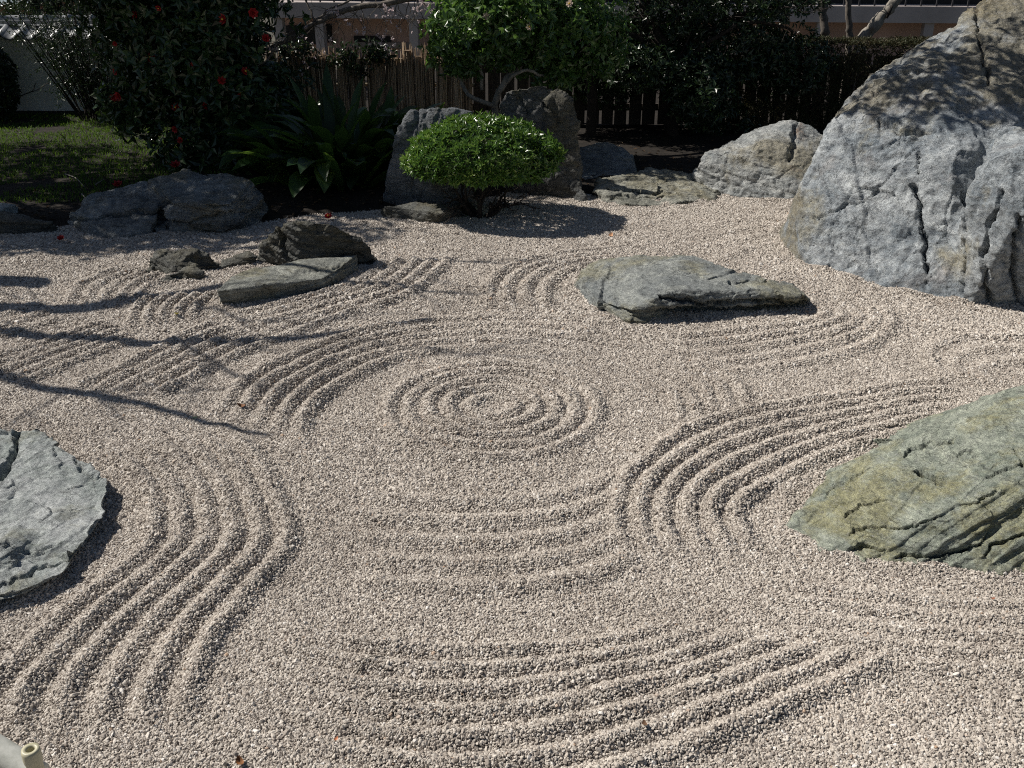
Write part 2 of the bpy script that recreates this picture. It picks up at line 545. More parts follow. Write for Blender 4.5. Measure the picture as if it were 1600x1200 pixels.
GRAVEL_STOPS = [(0.0, (0.14, 0.12, 0.105)), (0.08, (0.27, 0.235, 0.205)), (0.3, (0.40, 0.357, 0.312)), (0.7, (0.50, 0.455, 0.40)), (0.95, (0.59, 0.545, 0.49)), (0.99, (0.72, 0.69, 0.65)), (1.0, (0.36, 0.25, 0.17))]
gm = NT("gravel_base")
gm.l(gm.ramp(gm.noise(gm.coord("Object"), 120, 3), [(0.3, (0.22, 0.19, 0.16)), (0.7, (0.40, 0.355, 0.31))]), gm.b.inputs["Base Color"])
gm.b.inputs["Roughness"].default_value = 0.9
gm.l(gm.bump(gm.noise(gm.coord("Object"), 130, 2), 1.0, 0.008), gm.b.inputs["Normal"])
pm = NT("pebble")
oi = pm.node("ShaderNodeObjectInfo")
tn = pm.ramp(pm.noise(oi.outputs["Location"], 1.6, 5, 0.65), [(0.3, (0.84, 0.83, 0.82)), (0.55, (1.0, 1.0, 1.0)), (0.75, (1.07, 1.06, 1.05))])
pm.l(pm.mix(1.0, pm.ramp(oi.outputs["Random"], GRAVEL_STOPS), tn, "MULTIPLY"), pm.b.inputs["Base Color"])
pm.b.inputs["Roughness"].default_value = 0.75
pm.b.inputs["Specular IOR Level"].default_value = 0.3


def hexgrid(x0, x1, y0, y1, s):
    xs = np.arange(x0, x1, s)
    ys = np.arange(y0, y1, s * 0.866)
    X, Y = np.meshgrid(xs, ys)
    X = X + (np.arange(len(ys)) % 2)[:, None] * s / 2
    q = np.stack([X.ravel(), Y.ravel()], 1)
    return q + rng.uniform(-0.42, 0.42, q.shape) * s


FOOT = []          # convex footprints of the rocks, filled below


def build_gravel():
    parts, scl = [], []
    for (y0, y1, s, k) in ((1.45, 2.9, 0.0053, 1.0), (2.9, 4.6, 0.0064, 1.15), (4.6, 8.3, 0.0090, 1.5)):
        hw = 0.60 * y1 + 0.75
        q = hexgrid(-hw, hw, y0, y1, s)
        q = q[np.abs(q[:, 0]) < 0.60 * q[:, 1] + 0.75]
        q = q[q[:, 1] < bed_edge(q[:, 0]) + 0.06]
        parts.append(q)
        scl.append(np.full(len(q), k))
    q = np.vstack(parts)
    k = np.concatenate(scl)
    keep = np.ones(len(q), bool)
    for poly in FOOT:
        c = poly.mean(0)
        pl = c + (poly - c) * 0.72
        ins = np.ones(len(q), bool)
        for a, b in zip(pl, np.roll(pl, -1, 0)):
            ins &= ((b[0] - a[0]) * (q[:, 1] - a[1]) - (b[1] - a[1]) * (q[:, 0] - a[0])) > 0
        keep &= ~ins
    q, k = q[keep], k[keep]
    z = gz(q[:, 0], q[:, 1]) + rng.uniform(-0.0020, 0.0024, len(q))
    V = np.stack([q[:, 0], q[:, 1], z], 1)
    sz = 0.0037 * k * np.exp(rng.normal(0, 0.26, len(q)))
    me = bpy.data.meshes.new("gravel")
    me.vertices.add(len(V))
    me.vertices.foreach_set("co", V.astype(np.float32).ravel())
    a = me.attributes.new("psize", "FLOAT", "POINT")
    a.data.foreach_set("value", sz.astype(np.float32))
    r3 = rng.uniform(0, 6.283, (len(q), 3)).astype(np.float32)
    r3[:, :2] *= 0.22
    a = me.attributes.new("prot", "FLOAT_VECTOR", "POINT")
    a.data.foreach_set("vector", r3.ravel())
    me.materials.append(pm.m)
    o = link("gravel", me)
    ng = bpy.data.node_groups.new("pebble_scatter", "GeometryNodeTree")
    ng.interface.new_socket("Geometry", in_out="INPUT", socket_type="NodeSocketGeometry")
    ng.interface.new_socket("Geometry", in_out="OUTPUT", socket_type="NodeSocketGeometry")
    N = ng.nodes
    L = ng.links.new
    gi, go = N.new("NodeGroupInput"), N.new("NodeGroupOutput")
    g2i = N.new("GeometryNodeGeometryToInstance")
    for v in range(7):
        ico = N.new("GeometryNodeMeshIcoSphere")
        ico.inputs["Radius"].default_value = 1.0
        ico.inputs["Subdivisions"].default_value = 2
        sp = N.new("GeometryNodeSetPosition")
        nz = N.new("ShaderNodeTexNoise")
        nz.noise_dimensions = "4D"
        nz.inputs["Scale"].default_value = 0.9
        nz.inputs["W"].default_value = 3.7 * v + 1
        nz.inputs["Detail"].default_value = 1.0
        sub = N.new("ShaderNodeVectorMath")
        sub.operation = "SUBTRACT"
        sub.inputs[1].default_value = (0.5, 0.5, 0.5)
        mul = N.new("ShaderNodeVectorMath")
        mul.operation = "SCALE"
        mul.inputs["Scale"].default_value = 1.9
        L(nz.outputs["Color"], sub.inputs[0])
        L(sub.outputs[0], mul.inputs[0])
        L(ico.outputs["Mesh"], sp.inputs["Geometry"])
        L(mul.outputs[0], sp.inputs["Offset"])
        tr = N.new("GeometryNodeTransform")
        tr.inputs["Scale"].default_value = [(1.25, 0.95, 0.72), (1.1, 0.8, 0.8), (1.0, 1.0, 0.65), (1.45, 0.8, 0.7), (0.95, 0.9, 0.85), (1.2, 1.0, 0.55), (1.3, 0.75, 0.85)][v]
        L(sp.outputs[0], tr.inputs[0])
        smn = N.new("GeometryNodeSetMaterial")
        smn.inputs["Material"].default_value = pm.m
        L(tr.outputs[0], smn.inputs[0])
        L(smn.outputs[0], g2i.inputs[0])
    m2p = N.new("GeometryNodeMeshToPoints")
    iop = N.new("GeometryNodeInstanceOnPoints")
    a1 = N.new("GeometryNodeInputNamedAttribute")
    a1.data_type = "FLOAT"
    a1.inputs["Name"].default_value = "psize"
    a2 = N.new("GeometryNodeInputNamedAttribute")
    a2.data_type = "FLOAT_VECTOR"
    a2.inputs["Name"].default_value = "prot"
    L(gi.outputs[0], m2p.inputs["Mesh"])
    L(m2p.outputs[0], iop.inputs["Points"])
    L(g2i.outputs[0], iop.inputs["Instance"])
    iop.inputs["Pick Instance"].default_value = True
    L(a2.outputs["Attribute"], iop.inputs["Rotation"])
    L(a1.outputs["Attribute"], iop.inputs["Scale"])
    L(iop.outputs[0], go.inputs[0])
    md = o.modifiers.new("pebbles", "NODES")
    md.node_group = ng
    tag(o, "pale beige raked gravel covering the dry garden in combed ridges", "gravel", kind="stuff")
    print("pebbles", len(q))


# ------------------------------------------------------------------ rocks
def hull_bm(bm, pts):
    b2 = bmesh.new()
    for p in pts:
        b2.verts.new(p)
    r_ = bmesh.ops.convex_hull(b2, input=b2.verts)
    bmesh.ops.delete(b2, geom=list({e for e in r_["geom_interior"] + r_["geom_unused"] if isinstance(e, bmesh.types.BMVert)}), context="VERTS")
    bmesh.ops.recalc_face_normals(b2, faces=b2.faces)
    tmp = bpy.data.meshes.new("tmp")
    b2.to_mesh(tmp)
    b2.free()
    bm.from_mesh(tmp)
    bpy.data.meshes.remove(tmp)


def convex2d(p):
    p = sorted(map(tuple, p))

    def half(pp):
        h = []
        for q in pp:
            while len(h) > 1 and (h[-1][0] - h[-2][0]) * (q[1] - h[-2][1]) - (h[-1][1] - h[-2][1]) * (q[0] - h[-2][0]) <= 0:
                h.pop()
            h.append(q)
        return h
    a, b = half(p), half(p[::-1])
    return np.array(a[:-1] + b[:-1])


def full(pts, dy=0.1):
    """close a traced lump downwards: buried copies of its ground points and a back that drops to the ground"""
    out = []
    for p in pts:
        out.append(p)
        out.append((p[0], p[1] + (dy if p[2] > 0.02 else 0.0), -0.12))
    return out


def rock(label, hulls, vox, mat, sdir=(0.1, -0.2, 1.0), T=0.05, amp=0.02, facet=(3.0, 0.05), fb=(2.5, 0.05), fine=0.01, cracks=(), smooth_it=1, group=None, cat="rock", name="rock", foot=True, lichen=None):
    bm = bmesh.new()
    for h in hulls:
        hull_bm(bm, h)
    allp = np.array([p for h in hulls for p in h])
    me = bpy.data.meshes.new(name)
    bm.to_mesh(me)
    bm.free()
    o = link(name, me)
    md = o.modifiers.new("r", "REMESH")
    md.mode = "VOXEL"
    md.voxel_size = vox
    md2 = o.modifiers.new("s", "SMOOTH")
    md2.factor = 0.5
    md2.iterations = smooth_it
    dg = bpy.context.evaluated_depsgraph_get()
    ev = o.evaluated_get(dg)
    m2 = bpy.data.meshes.new_from_object(ev)
    o.modifiers.clear()
    n = len(m2.vertices)
    V = np.empty(n * 3, np.float32)
    m2.vertices.foreach_get("co", V)
    V = V.reshape(-1, 3).astype(float)
    N = np.empty(n * 3, np.float32)
    m2.vertices.foreach_get("normal", N)
    N = N.reshape(-1, 3).astype(float)
    seed = (hash(label) if False else sum(map(ord, label))) % 97 * 1.37
    Q = V + seed
    sd = np.array(sdir, float)
    sd /= np.linalg.norm(sd)
    # broken-facet relief
    Dq = Q * facet[0] + 0.35 * np.stack([pn(Q * facet[0] * 1.7 + k) for k in (1, 5, 9)], 1)
    def chips(Dq, rise, tilt):
        d1, d2, idv, off = worley(Dq)
        k_ = (idv * 255).astype(int)
        return rise * (idv - 0.5) + tilt * (off * _grad[(k_ * 7 + 3) & 255]).sum(1)
    d = chips(Dq, facet[1] * 0.25, facet[1] * 0.65)
    d += chips(Dq * 2.7 + 9, facet[1] * 0.06, facet[1] * 0.2)
    d *= 0.12 + 0.88 * (1 - np.abs(N @ sd) ** 1.5)
    d += 0.8 * fb[1] * fbm(Q * fb[0], 3, 0.45)
    rg = 1 - np.abs(fbm(Q * 3.1 + 40, 3, 0.5))
    d -= fine * 1.0 * np.clip(rg, 0, 1) ** 6
    # foliation ledges
    for (tt, aa, wseed) in ((T, amp, 0.0), (T * 0.37, amp * 0.45, 31.0)):
        s = (V @ sd) / tt + 0.75 * fbm(Q * 1.6 + wseed, 3) + 0.25 * pn(Q * 9 + wseed)
        fl = np.floor(s)
        fr = s - fl
        h0 = np.abs(np.sin((fl + wseed) * 127.1 + seed) * 43758.5453) % 1.0
        h1 = np.abs(np.sin((fl + 1 + wseed) * 127.1 + seed) * 43758.5453) % 1.0
        e = np.clip((fr - 0.90) / 0.10, 0, 1)
        vis = 0.3 + 0.7 * (1 - np.abs(N @ sd) ** 2)
        d += aa * (h0 * (1 - e) + h1 * e - 0.5) * vis * (0.6 + 0.8 * np.clip(pn(Q * 1.3 + 70) + 0.4, 0, 1))
    d += fine * fbm(Q * 14, 3, 0.55)
    pxy = project(V)
    for (poly, wpx, dep) in cracks:
        poly = np.asarray(poly, float)
        jx = np.stack([pxy[:, 0] * 0.045, pxy[:, 1] * 0.045, 0 * pxy[:, 0] + seed], 1)
        qxy = pxy + np.stack([6 * fbm(jx, 3, 0.6), 6 * fbm(jx + 50, 3, 0.6)], 1)
        best = np.full(n, 1e9)
        for a, b in zip(poly[:-1], poly[1:]):
            ab = b - a
            t = np.clip(((qxy - a) @ ab) / (ab @ ab), 0, 1)
            best = np.minimum(best, np.linalg.norm(qxy - (a + t[:, None] * ab), axis=1))
        d -= 0.75 * dep * np.clip(1.1 - best / (0.95 * wpx), 0, 1) ** 0.8
    V = V + N * d[:, None]
    c = np.array([V[:, 0].mean(), V[:, 1].mean(), 0.0])
    m2.vertices.foreach_set("co", (V - c).astype(np.float32).ravel())
    m2.polygons.foreach_set("use_smooth", np.ones(len(m2.polygons), bool))
    la = m2.attributes.new("lichen", "FLOAT", "POINT")
    la.data.foreach_set("value", (lichen(pxy) if lichen else np.zeros(n)).astype(np.float32))
    m2.materials.clear()
    m2.materials.append(mat)
    m2.name = name
    m2.update()
    o.data = m2
    o.location = c
    bpy.data.meshes.remove(me)
    tag(o, label, cat, group)
    if foot:
        for h in hulls:
            low = [(p[0], p[1]) for p in h if p[2] < 0.01]
            if len(low) > 3:
                FOOT.append(convex2d(low))
    return o


BLUE, PALE = (0.155, 0.18, 0.20), (0.34, 0.36, 0.36)
OLV = (0.235, 0.21, 0.125)
m_big = rock_mat("boulder_stone", (0.264, 0.310, 0.350), (0.620, 0.660, 0.680), (0.409, 0.370, 0.251), 0.30, rot=(0.5, 0.2, 0.3), squash=2.2, seed=3.0, scale=0.8, rust=0.25)
m_pale = rock_mat("pale_boulder_stone", (0.330, 0.360, 0.366), (0.614, 0.625, 0.602), (0.354, 0.319, 0.224), 0.4, rot=(0.3, 0.3, 0.0), squash=3, seed=9.0, rust=0.7)
m_flat = rock_mat("flat_slab_stone", (0.263, 0.288, 0.288), (0.500, 0.525, 0.488), (0.375, 0.356, 0.237), 0.45, rot=(0.1, 0.05, 0.3), squash=4, seed=5.0)
m_green = rock_mat("green_schist", (0.27, 0.315, 0.26), (0.60, 0.645, 0.53), (0.45, 0.43, 0.235), 0.42, rot=(0.05, 0.42, 0.0), squash=6.0, seed=7.0, scale=1.4)
m_front = rock_mat("pale_schist", (0.396, 0.450, 0.432), (0.648, 0.680, 0.680), (0.324, 0.324, 0.228), 0.2, rot=(0.2, 0.1, 0.5), squash=3, seed=2.0, scale=1.3, veins=0.2)
m_dark = rock_mat("dark_stone", (0.075, 0.078, 0.072), (0.16, 0.165, 0.15), (0.15, 0.135, 0.085), 0.45, rot=(0.2, -0.1, 0.2), squash=5, seed=4.0, scale=1.2)
m_slab = rock_mat("pale_topped_slab", (0.203, 0.216, 0.196), (0.459, 0.472, 0.419), (0.297, 0.277, 0.176), 0.4, rot=(0.1, 0.1, 0.2), squash=5, seed=14.0, scale=1.3)
m_up = rock_mat("upright_stone", (0.135, 0.155, 0.175), (0.28, 0.30, 0.32), (0.17, 0.155, 0.10), 0.4, rot=(1.3, 0.2, 0.3), squash=4, seed=6.0)
m_ledge = rock_mat("ledge_stone", (0.253, 0.259, 0.218), (0.575, 0.575, 0.494), (0.299, 0.270, 0.172), 0.5, rot=(0.1, 0.12, 0.0), squash=6, seed=8.0)
m_tall = rock_mat("tall_stone", (0.085, 0.092, 0.095), (0.20, 0.205, 0.20), (0.15, 0.135, 0.085), 0.4, rot=(0.6, 0.4, 0.1), squash=3, seed=21.0)
m_shade = rock_mat("back_stone", (0.115, 0.132, 0.144), (0.380, 0.414, 0.425), (0.241, 0.218, 0.149), 0.4, rot=(0.2, 0.2, 0.1), squash=3, seed=1.0)

G1 = "rocks set in the raked gravel"
rock("huge grey boulder with olive upper slope and dappled leaf shadow, tallest of the stones",
     [full([P(1240, 399), P(1258, 413), P(1335, 434), P(1400, 452), P(1485, 469), at(1246, 310, 6.2), at(1280, 215, 6.45), at(1300, 190, 6.35), at(1395, 220, 6.0), at(1490, 255, 5.7), at(1310, 165, 6.65), at(1370, 112, 6.9), at(1440, 78, 7.0), at(1525, 26, 7.05), at(1600, -40, 7.2), at(1760, -70, 7.2), at(1560, 130, 6.5), at(1700, 120, 6.3), (4.6, 6.2, -0.1)], 0.5),
      full([P(1500, 471), P(1560, 474), P(1640, 476), P(1760, 470), at(1518, 300, 5.3), at(1545, 250, 5.3), at(1600, 232, 5.2), at(1720, 225, 5.1), at(1600, 330, 5.0), at(1720, 340, 4.95), at(1560, 400, 5.1), at(1560, 200, 5.9), at(1700, 180, 5.8)], 0.3)],
     0.014, m_big, (0.85, -0.25, 0.35), 0.13, 0.026, (1.9, 0.035), (1.3, 0.05), 0.012,
     [([(1437, 240), (1436, 270)], 2.0, 0.05), ([(1425, 288), (1437, 310), (1441, 350), (1447, 424)], 3.5, 0.10), ([(1512, 300), (1506, 340), (1503, 400), (1498, 460)], 3.5, 0.09), ([(1570, 300), (1550, 350), (1537, 400), (1545, 470)], 4, 0.11), ([(1592, 340), (1580, 420), (1590, 470)], 4, 0.10), ([(1430, 230), (1370, 300), (1310, 330), (1270, 345)], 1.6, 0.03), ([(1522, 10), (1530, 60), (1545, 125)], 3.5, 0.06), ([(1375, 190), (1412, 200), (1440, 205)], 6, 0.06), ([(1390, 225), (1405, 212), (1425, 220)], 5, 0.05), ([(1302, 345), (1300, 400)], 2.0, 0.025), ([(1340, 340), (1338, 380)], 2, 0.02), ([(1310, 330), (1325, 322), (1335, 300)], 3, 0.03)], group=G1,
     lichen=lambda q: np.clip((232 - 0.12 * (q[:, 0] - 1300) - q[:, 1]) / 60, 0, 1) * 0.40 + 0.5 * np.clip((1285 - q[:, 0]) / 40, 0, 1) * np.clip((q[:, 1] - 250) / 60, 0, 1) + 0.15 * np.clip((q[:, 0] - 1490) / 30, 0, 1))
rock("sunlit pale rounded boulder leaning against the huge grey boulder",
     [full([P(1100, 292), P(1130, 305), P(1200, 312), P(1300, 316), at(1090, 262, 7.85), at(1103, 238, 7.95), at(1150, 214, 8.1), at(1200, 192, 8.2), at(1226, 185, 8.2), at(1264, 194, 8.1), at(1290, 215, 8.0), at(1185, 235, 7.8)], 0.4)],
     0.011, m_pale, (0.2, -0.1, 0.95), 0.08, 0.03, (2.4, 0.04), (2.0, 0.04), 0.010, [([(1245, 200), (1240, 230), (1232, 250)], 5, 0.05)], group=G1)
rock("low ledgy layered rock half in sun, between tall pointed stone and pale boulder",
     [full([P(940, 316), P(985, 321), P(1030, 320), at(936, 284, 7.7), at(950, 279, 7.85), at(1000, 272, 8.0), at(1030, 284, 7.7)], 0.2),
      full([P(1020, 320), P(1110, 312), P(1120, 300), at(1000, 266, 8.1), at(1085, 270, 8.05), at(1117, 290, 7.8), at(1025, 292, 7.65)], 0.2)],
     0.008, m_ledge, (0.08, -0.15, 1.0), 0.035, 0.085, (5, 0.06), (3, 0.02), 0.008, [([(950, 300), (1000, 298), (1060, 305)], 2, 0.05), ([(960, 310), (1040, 308)], 2, 0.05)], group=G1)
rock("sloping shaded slab behind the low layered rock, dappled with light",
     [full([P(912, 300), P(1000, 285), at(900, 226, 8.8), at(950, 222, 8.9), at(985, 235, 8.7), at(995, 262, 8.3), at(910, 262, 8.3)], 0.3)],
     0.014, m_shade, (0.2, -0.4, 0.9), 0.09, 0.02, (2.5, 0.05), (2, 0.04), 0.008)
rock("tall pointed upright stone in shade behind the round bush",
     [full([P(802, 303), P(850, 306), P(905, 312), P(918, 306), at(776, 165, 7.72), at(788, 140, 7.78), at(820, 133, 7.78), at(848, 131, 7.78), at(882, 150, 7.76), at(897, 182, 7.72), at(903, 232, 7.66), at(790, 250, 7.75)], 0.3),
      full([P(790, 302), P(846, 308), at(800, 284, 7.75), at(842, 278, 7.75)], 0.1), full([P(878, 310), P(917, 316), at(882, 280, 7.6), at(905, 276, 7.6)], 0.1)],
     0.012, m_tall, (0.2, -0.9, 0.3), 0.08, 0.03, (2.4, 0.05), (2.0, 0.045), 0.01, [([(800, 140), (825, 175)], 3, 0.03), ([(850, 160), (875, 190)], 3, 0.03)], group=G1)
rock("flat-topped upright blue-grey stone left of the round bush",
     [full([P(598, 318), P(660, 328), P(738, 326), P(742, 315), at(604, 270, 7.3), at(620, 205, 7.36), at(640, 172, 7.4), at(668, 166, 7.4), at(705, 166, 7.4), at(738, 170, 7.4), at(700, 230, 7.25)], 0.3)],
     0.012, m_up, (0.85, -0.35, 0.15), 0.09, 0.014, (2.4, 0.02), (2.2, 0.02), 0.005, [([(655, 168), (640, 230), (648, 310)], 3, 0.02), ([(690, 165), (672, 240), (660, 320)], 3, 0.016), ([(628, 190), (612, 260)], 3, 0.012)], group=G1)
rock("small flat dark layered stone at foot of the blue-grey upright stone",
     [full([P(594, 332), P(640, 346), P(690, 346), P(730, 336), atz(602, 322, 0.09), atz(650, 316, 0.11), atz(712, 321, 0.09), atz(690, 332, 0.08)], 0.1)],
     0.008, m_dark, (0.05, -0.2, 1), 0.035, 0.035, (5, 0.03), (4, 0.02), 0.006, group=G1)
rock("broad flat grey-green slab with dark undercut front, lying amid the gravel",
     [full([P(897, 446), P(922, 480), P(972, 503), P(1010, 503), atz(902, 420, 0.07), atz(940, 404, 0.12), atz(1000, 397, 0.14), atz(1085, 400, 0.14), atz(1150, 419, 0.14), atz(1050, 454, 0.15), atz(990, 484, 0.08), atz(912, 444, 0.07), atz(945, 470, 0.07)], 0.03),
      full([atz(1040, 452, 0.14), atz(1150, 420, 0.13), atz(1245, 450, 0.09), atz(1262, 464, 0.07), atz(1150, 460, 0.12), P(1050, 490), P(1180, 491), P(1262, 481), P(1268, 472)], 0.03),
      [atz(985, 480, 0.09), atz(1050, 452, 0.165), atz(1200, 450, 0.135), atz(1260, 462, 0.09), atz(1245, 446, 0.09), atz(1150, 428, 0.12), atz(1050, 448, 0.10), atz(1050, 464, 0.115), atz(1200, 462, 0.095), atz(1262, 468, 0.06)]],
     0.008, m_flat, (0.08, -0.12, 1.0), 0.045, 0.045, (3.4, 0.05), (2.0, 0.018), 0.006,
     [([(1035, 466), (1100, 474), (1200, 470), (1262, 474)], 3.0, 0.07), ([(1030, 482), (1130, 486), (1250, 478)], 4, 0.08), ([(1140, 440), (1165, 437), (1200, 436)], 2.5, 0.04), ([(905, 420), (1000, 432), (1100, 425)], 2, 0.008)], group=G1)
rock("large greenish schist outcrop with olive stains and a dark hole, cut by the right edge",
     [full([P(1233, 828), P(1290, 866), P(1420, 883), P(1600, 892), P(1850, 880), atz(1250, 798, 0.04), at(1312, 730, 3.18), at(1392, 690, 3.33), at(1450, 665, 3.42), at(1510, 638, 3.48), at(1600, 607, 3.5), at(1780, 560, 3.5), at(1400, 780, 2.92), at(1600, 720, 2.98), at(1850, 660, 3.0), at(1600, 840, 2.70)], 0.2),
      [at(1400, 690, 3.42), at(1510, 634, 3.56), at(1600, 603, 3.58), at(1780, 556, 3.58), at(1400, 690, 3.6), at(1780, 560, 3.8), (1.3, 3.6, -0.1), (2.6, 3.9, -0.1), (2.6, 3.5, -0.1)]],
     0.0056, m_green, (-0.42, 0.05, 0.95), 0.038, 0.045, (3.8, 0.04), (2.4, 0.022), 0.006,
     [([(1435, 736), (1460, 748), (1474, 756)], 7, 0.10), ([(1415, 708), (1450, 695), (1485, 692)], 3, 0.04), ([(1325, 805), (1345, 790), (1385, 782)], 2, 0.022), ([(1330, 835), (1345, 822), (1420, 826), (1470, 815)], 2, 0.03), ([(1330, 862), (1345, 850), (1380, 858)], 3, 0.03), ([(1400, 872), (1470, 868), (1530, 850)], 3, 0.04), ([(1500, 795), (1540, 782), (1560, 765)], 2, 0.025), ([(1585, 702), (1597, 735)], 2, 0.03), ([(1545, 745), (1575, 738), (1600, 725)], 2, 0.022), ([(1540, 870), (1555, 850), (1600, 835)], 3, 0.035), ([(1500, 712), (1525, 712)], 2.5, 0.02), ([(1290, 770), (1360, 735)], 1.5, 0.012)], group=G1)
rock("flat pale blue-grey stone in the near left corner, overhanging its shadow",
     [[atz(-260, 720, 0.124), atz(-150, 668, 0.124), atz(0, 672, 0.105), atz(55, 673, 0.093), atz(100, 700, 0.074), atz(112, 722, 0.07), atz(150, 730, 0.062), atz(168, 750, 0.053), atz(160, 772, 0.05), atz(166, 800, 0.05), atz(145, 826, 0.048), atz(132, 852, 0.046), atz(100, 895, 0.043), atz(50, 922, 0.043), atz(0, 935, 0.05), atz(-260, 960, 0.05),
       atz(150, 760, 0.019), atz(140, 810, 0.012), atz(80, 905, 0.012), atz(0, 945, 0.019), atz(-260, 960, 0.0), atz(-200, 690, 0.0)],
      full([P(-200, 950), P(-20, 952), P(50, 930), P(110, 870), P(128, 800), P(100, 740), P(-200, 720), atz(0, 850, 0.1)], 0.0)],
     0.0058, m_front, (-0.25, 0.15, 1.0), 0.04, 0.026, (4.5, 0.06), (3, 0.016), 0.006,
     [([(30, 672), (18, 720), (0, 745)], 6, 0.05), ([(0, 910), (40, 895), (75, 880), (120, 870)], 3, 0.03), ([(120, 715), (125, 735), (165, 748)], 3, 0.02), ([(0, 850), (50, 860), (80, 850)], 2.5, 0.015)], group=G1)
rock("long mottled rock below the camellia at the lawn edge, dark cleft in its front",
     [full([P(101, 350), P(130, 367), P(200, 373), P(250, 366), atz(108, 328, 0.13), atz(150, 301, 0.2), atz(225, 281, 0.26), atz(262, 290, 0.24), atz(250, 320, 0.17), atz(150, 332, 0.12)], 0.2),
      full([P(262, 364), P(330, 363), P(385, 352), P(400, 340), atz(232, 282, 0.27), atz(285, 268, 0.31), atz(345, 271, 0.31), atz(392, 280, 0.28), atz(404, 305, 0.18), atz(270, 318, 0.21), atz(360, 318, 0.21)], 0.25)],
     0.011, m_shade, (0.15, -0.35, 1), 0.07, 0.05, (2.6, 0.06), (2.2, 0.04), 0.009, [([(258, 318), (252, 345), (240, 366)], 6, 0.12), ([(110, 345), (180, 335), (250, 330)], 3, 0.05), ([(265, 345), (330, 340), (400, 330)], 3, 0.05)], group=G1)
rock("flat dark rock at the far left gravel edge",
     [full([P(-120, 364), P(0, 365), P(92, 358), atz(-100, 340, 0.1), atz(10, 342, 0.1), atz(80, 346, 0.08), atz(-60, 330, 0.1), atz(20, 332, 0.1)], 0.1)],
     0.012, m_dark, (0.05, -0.2, 1), 0.04, 0.035, (3, 0.04), (3, 0.03), 0.006)
rock("small pale flat stone on the grass at the far left",
     [full([P(-30, 337), P(30, 328), atz(-30, 322, 0.12), atz(25, 318, 0.12), atz(-10, 330, 0.11), atz(-10, 316, 0.11)], 0.05)], 0.012, m_front, (0, 0, 1), 0.04, 0.01, (4, 0.02), (3, 0.02), 0.004)
rock("dark hump-backed rock behind the tilted slab",
     [full([P(402, 410), P(470, 420), P(540, 417), P(588, 409), at(405, 384, 5.90), at(428, 354, 5.87), at(465, 344, 5.80), at(520, 350, 5.80), at(560, 370, 5.82), at(584, 392, 5.88)], 0.25)],
     0.0085, m_dark, (0.2, -0.3, 0.9), 0.05, 0.03, (3.2, 0.05), (2.6, 0.03), 0.007, [([(440, 352), (443, 385), (455, 412)], 3, 0.05), ([(530, 400), (570, 402)], 4, 0.03)], group=G1)
rock("low tilted slab with sunlit top and dark front edge",
     [full([P(343, 469), P(362, 474), P(450, 464), P(510, 452), P(560, 425), atz(340, 452, 0.1), atz(362, 432, 0.11), atz(400, 416, 0.11), atz(470, 405, 0.09), atz(560, 396, 0.1), atz(548, 412, 0.07), atz(505, 436, 0.075), atz(425, 445, 0.085), atz(365, 452, 0.1)], 0.02)],
     0.007, m_slab, (-0.2, 0.1, 1), 0.035, 0.016, (3.5, 0.02), (3, 0.018), 0.004, [([(430, 420), (470, 425), (540, 410)], 3, 0.012)], group=G1)
rock("small knobbly dark rock left of the tilted slab",
     [full([P(236, 425), P(262, 432), P(300, 424), P(338, 420), atz(234, 404, 0.08), atz(254, 388, 0.13), atz(300, 391, 0.12), atz(336, 404, 0.06)], 0.06),
      full([P(248, 440), P(320, 437), atz(265, 424, 0.05), atz(305, 413, 0.07), atz(318, 425, 0.04)], 0.03)],
     0.008, m_dark, (0.3, -0.3, 1), 0.03, 0.03, (5, 0.04), (4, 0.025), 0.008, group=G1)
rock("low thin stone bridging the knobbly rock and the hump-backed rock",
     [full([P(338, 421), P(400, 414), atz(345, 404, 0.045), atz(385, 393, 0.075), atz(402, 398, 0.06)], 0.05)],
     0.008, m_dark, (0.1, -0.2, 1), 0.03, 0.02, (5, 0.03), (4, 0.02), 0.005, group=G1)

def bank_gravel():
    """gravel swept up against the foot of every stone"""
    for poly in FOOT:
        x0, y0 = poly.min(0) - 0.15
        x1, y1 = poly.max(0) + 0.15
        c0, c1 = max(0, int((x0 - GX0) / GS)), min(nx, int((x1 - GX0) / GS))
        r0, r1 = max(0, int((y0 - GY0) / GS)), min(ny, int((y1 - GY0) / GS))
        if c1 <= c0 or r1 <= r0:
            continue
        X, Y = np.meshgrid(GX0 + GS * np.arange(c0, c1), GY0 + GS * np.arange(r0, r1))
        q = np.stack([X.ravel(), Y.ravel()], 1)
        best = np.full(len(q), 9.0)
        for a, b in zip(poly, np.roll(poly, -1, 0)):
            ab = b - a
            t_ = np.clip(((q - a) @ ab) / (ab @ ab), 0, 1)
            best = np.minimum(best, np.linalg.norm(q - (a + t_[:, None] * ab), axis=1))
        nz = pn(np.stack([q[:, 0] * 7, q[:, 1] * 7, 0 * q[:, 0] + 8], 1))
        h = 0.020 * np.clip(0.55 + nz, 0, 1.4) * np.exp(-(best / 0.045) ** 2)
        v = HF[r0:r1, c0:c1]
        np.maximum(v, h.reshape(v.shape), out=v)


bank_gravel()
gl = link("gravel_ground", grid_mesh("gravel_ground", np.arange(GX0 - 1, GX1 + 1, 0.025), np.arange(0.9, 8.9, 0.025), lambda x, y: gz(x, y) - 0.004, gm.m))
tag(gl, kind="structure")

build_gravel()


# ------------------------------------------------------------------ foliage helpers
def unit(a):
    return a / (np.linalg.norm(a, axis=1)[:, None] + 1e-9)


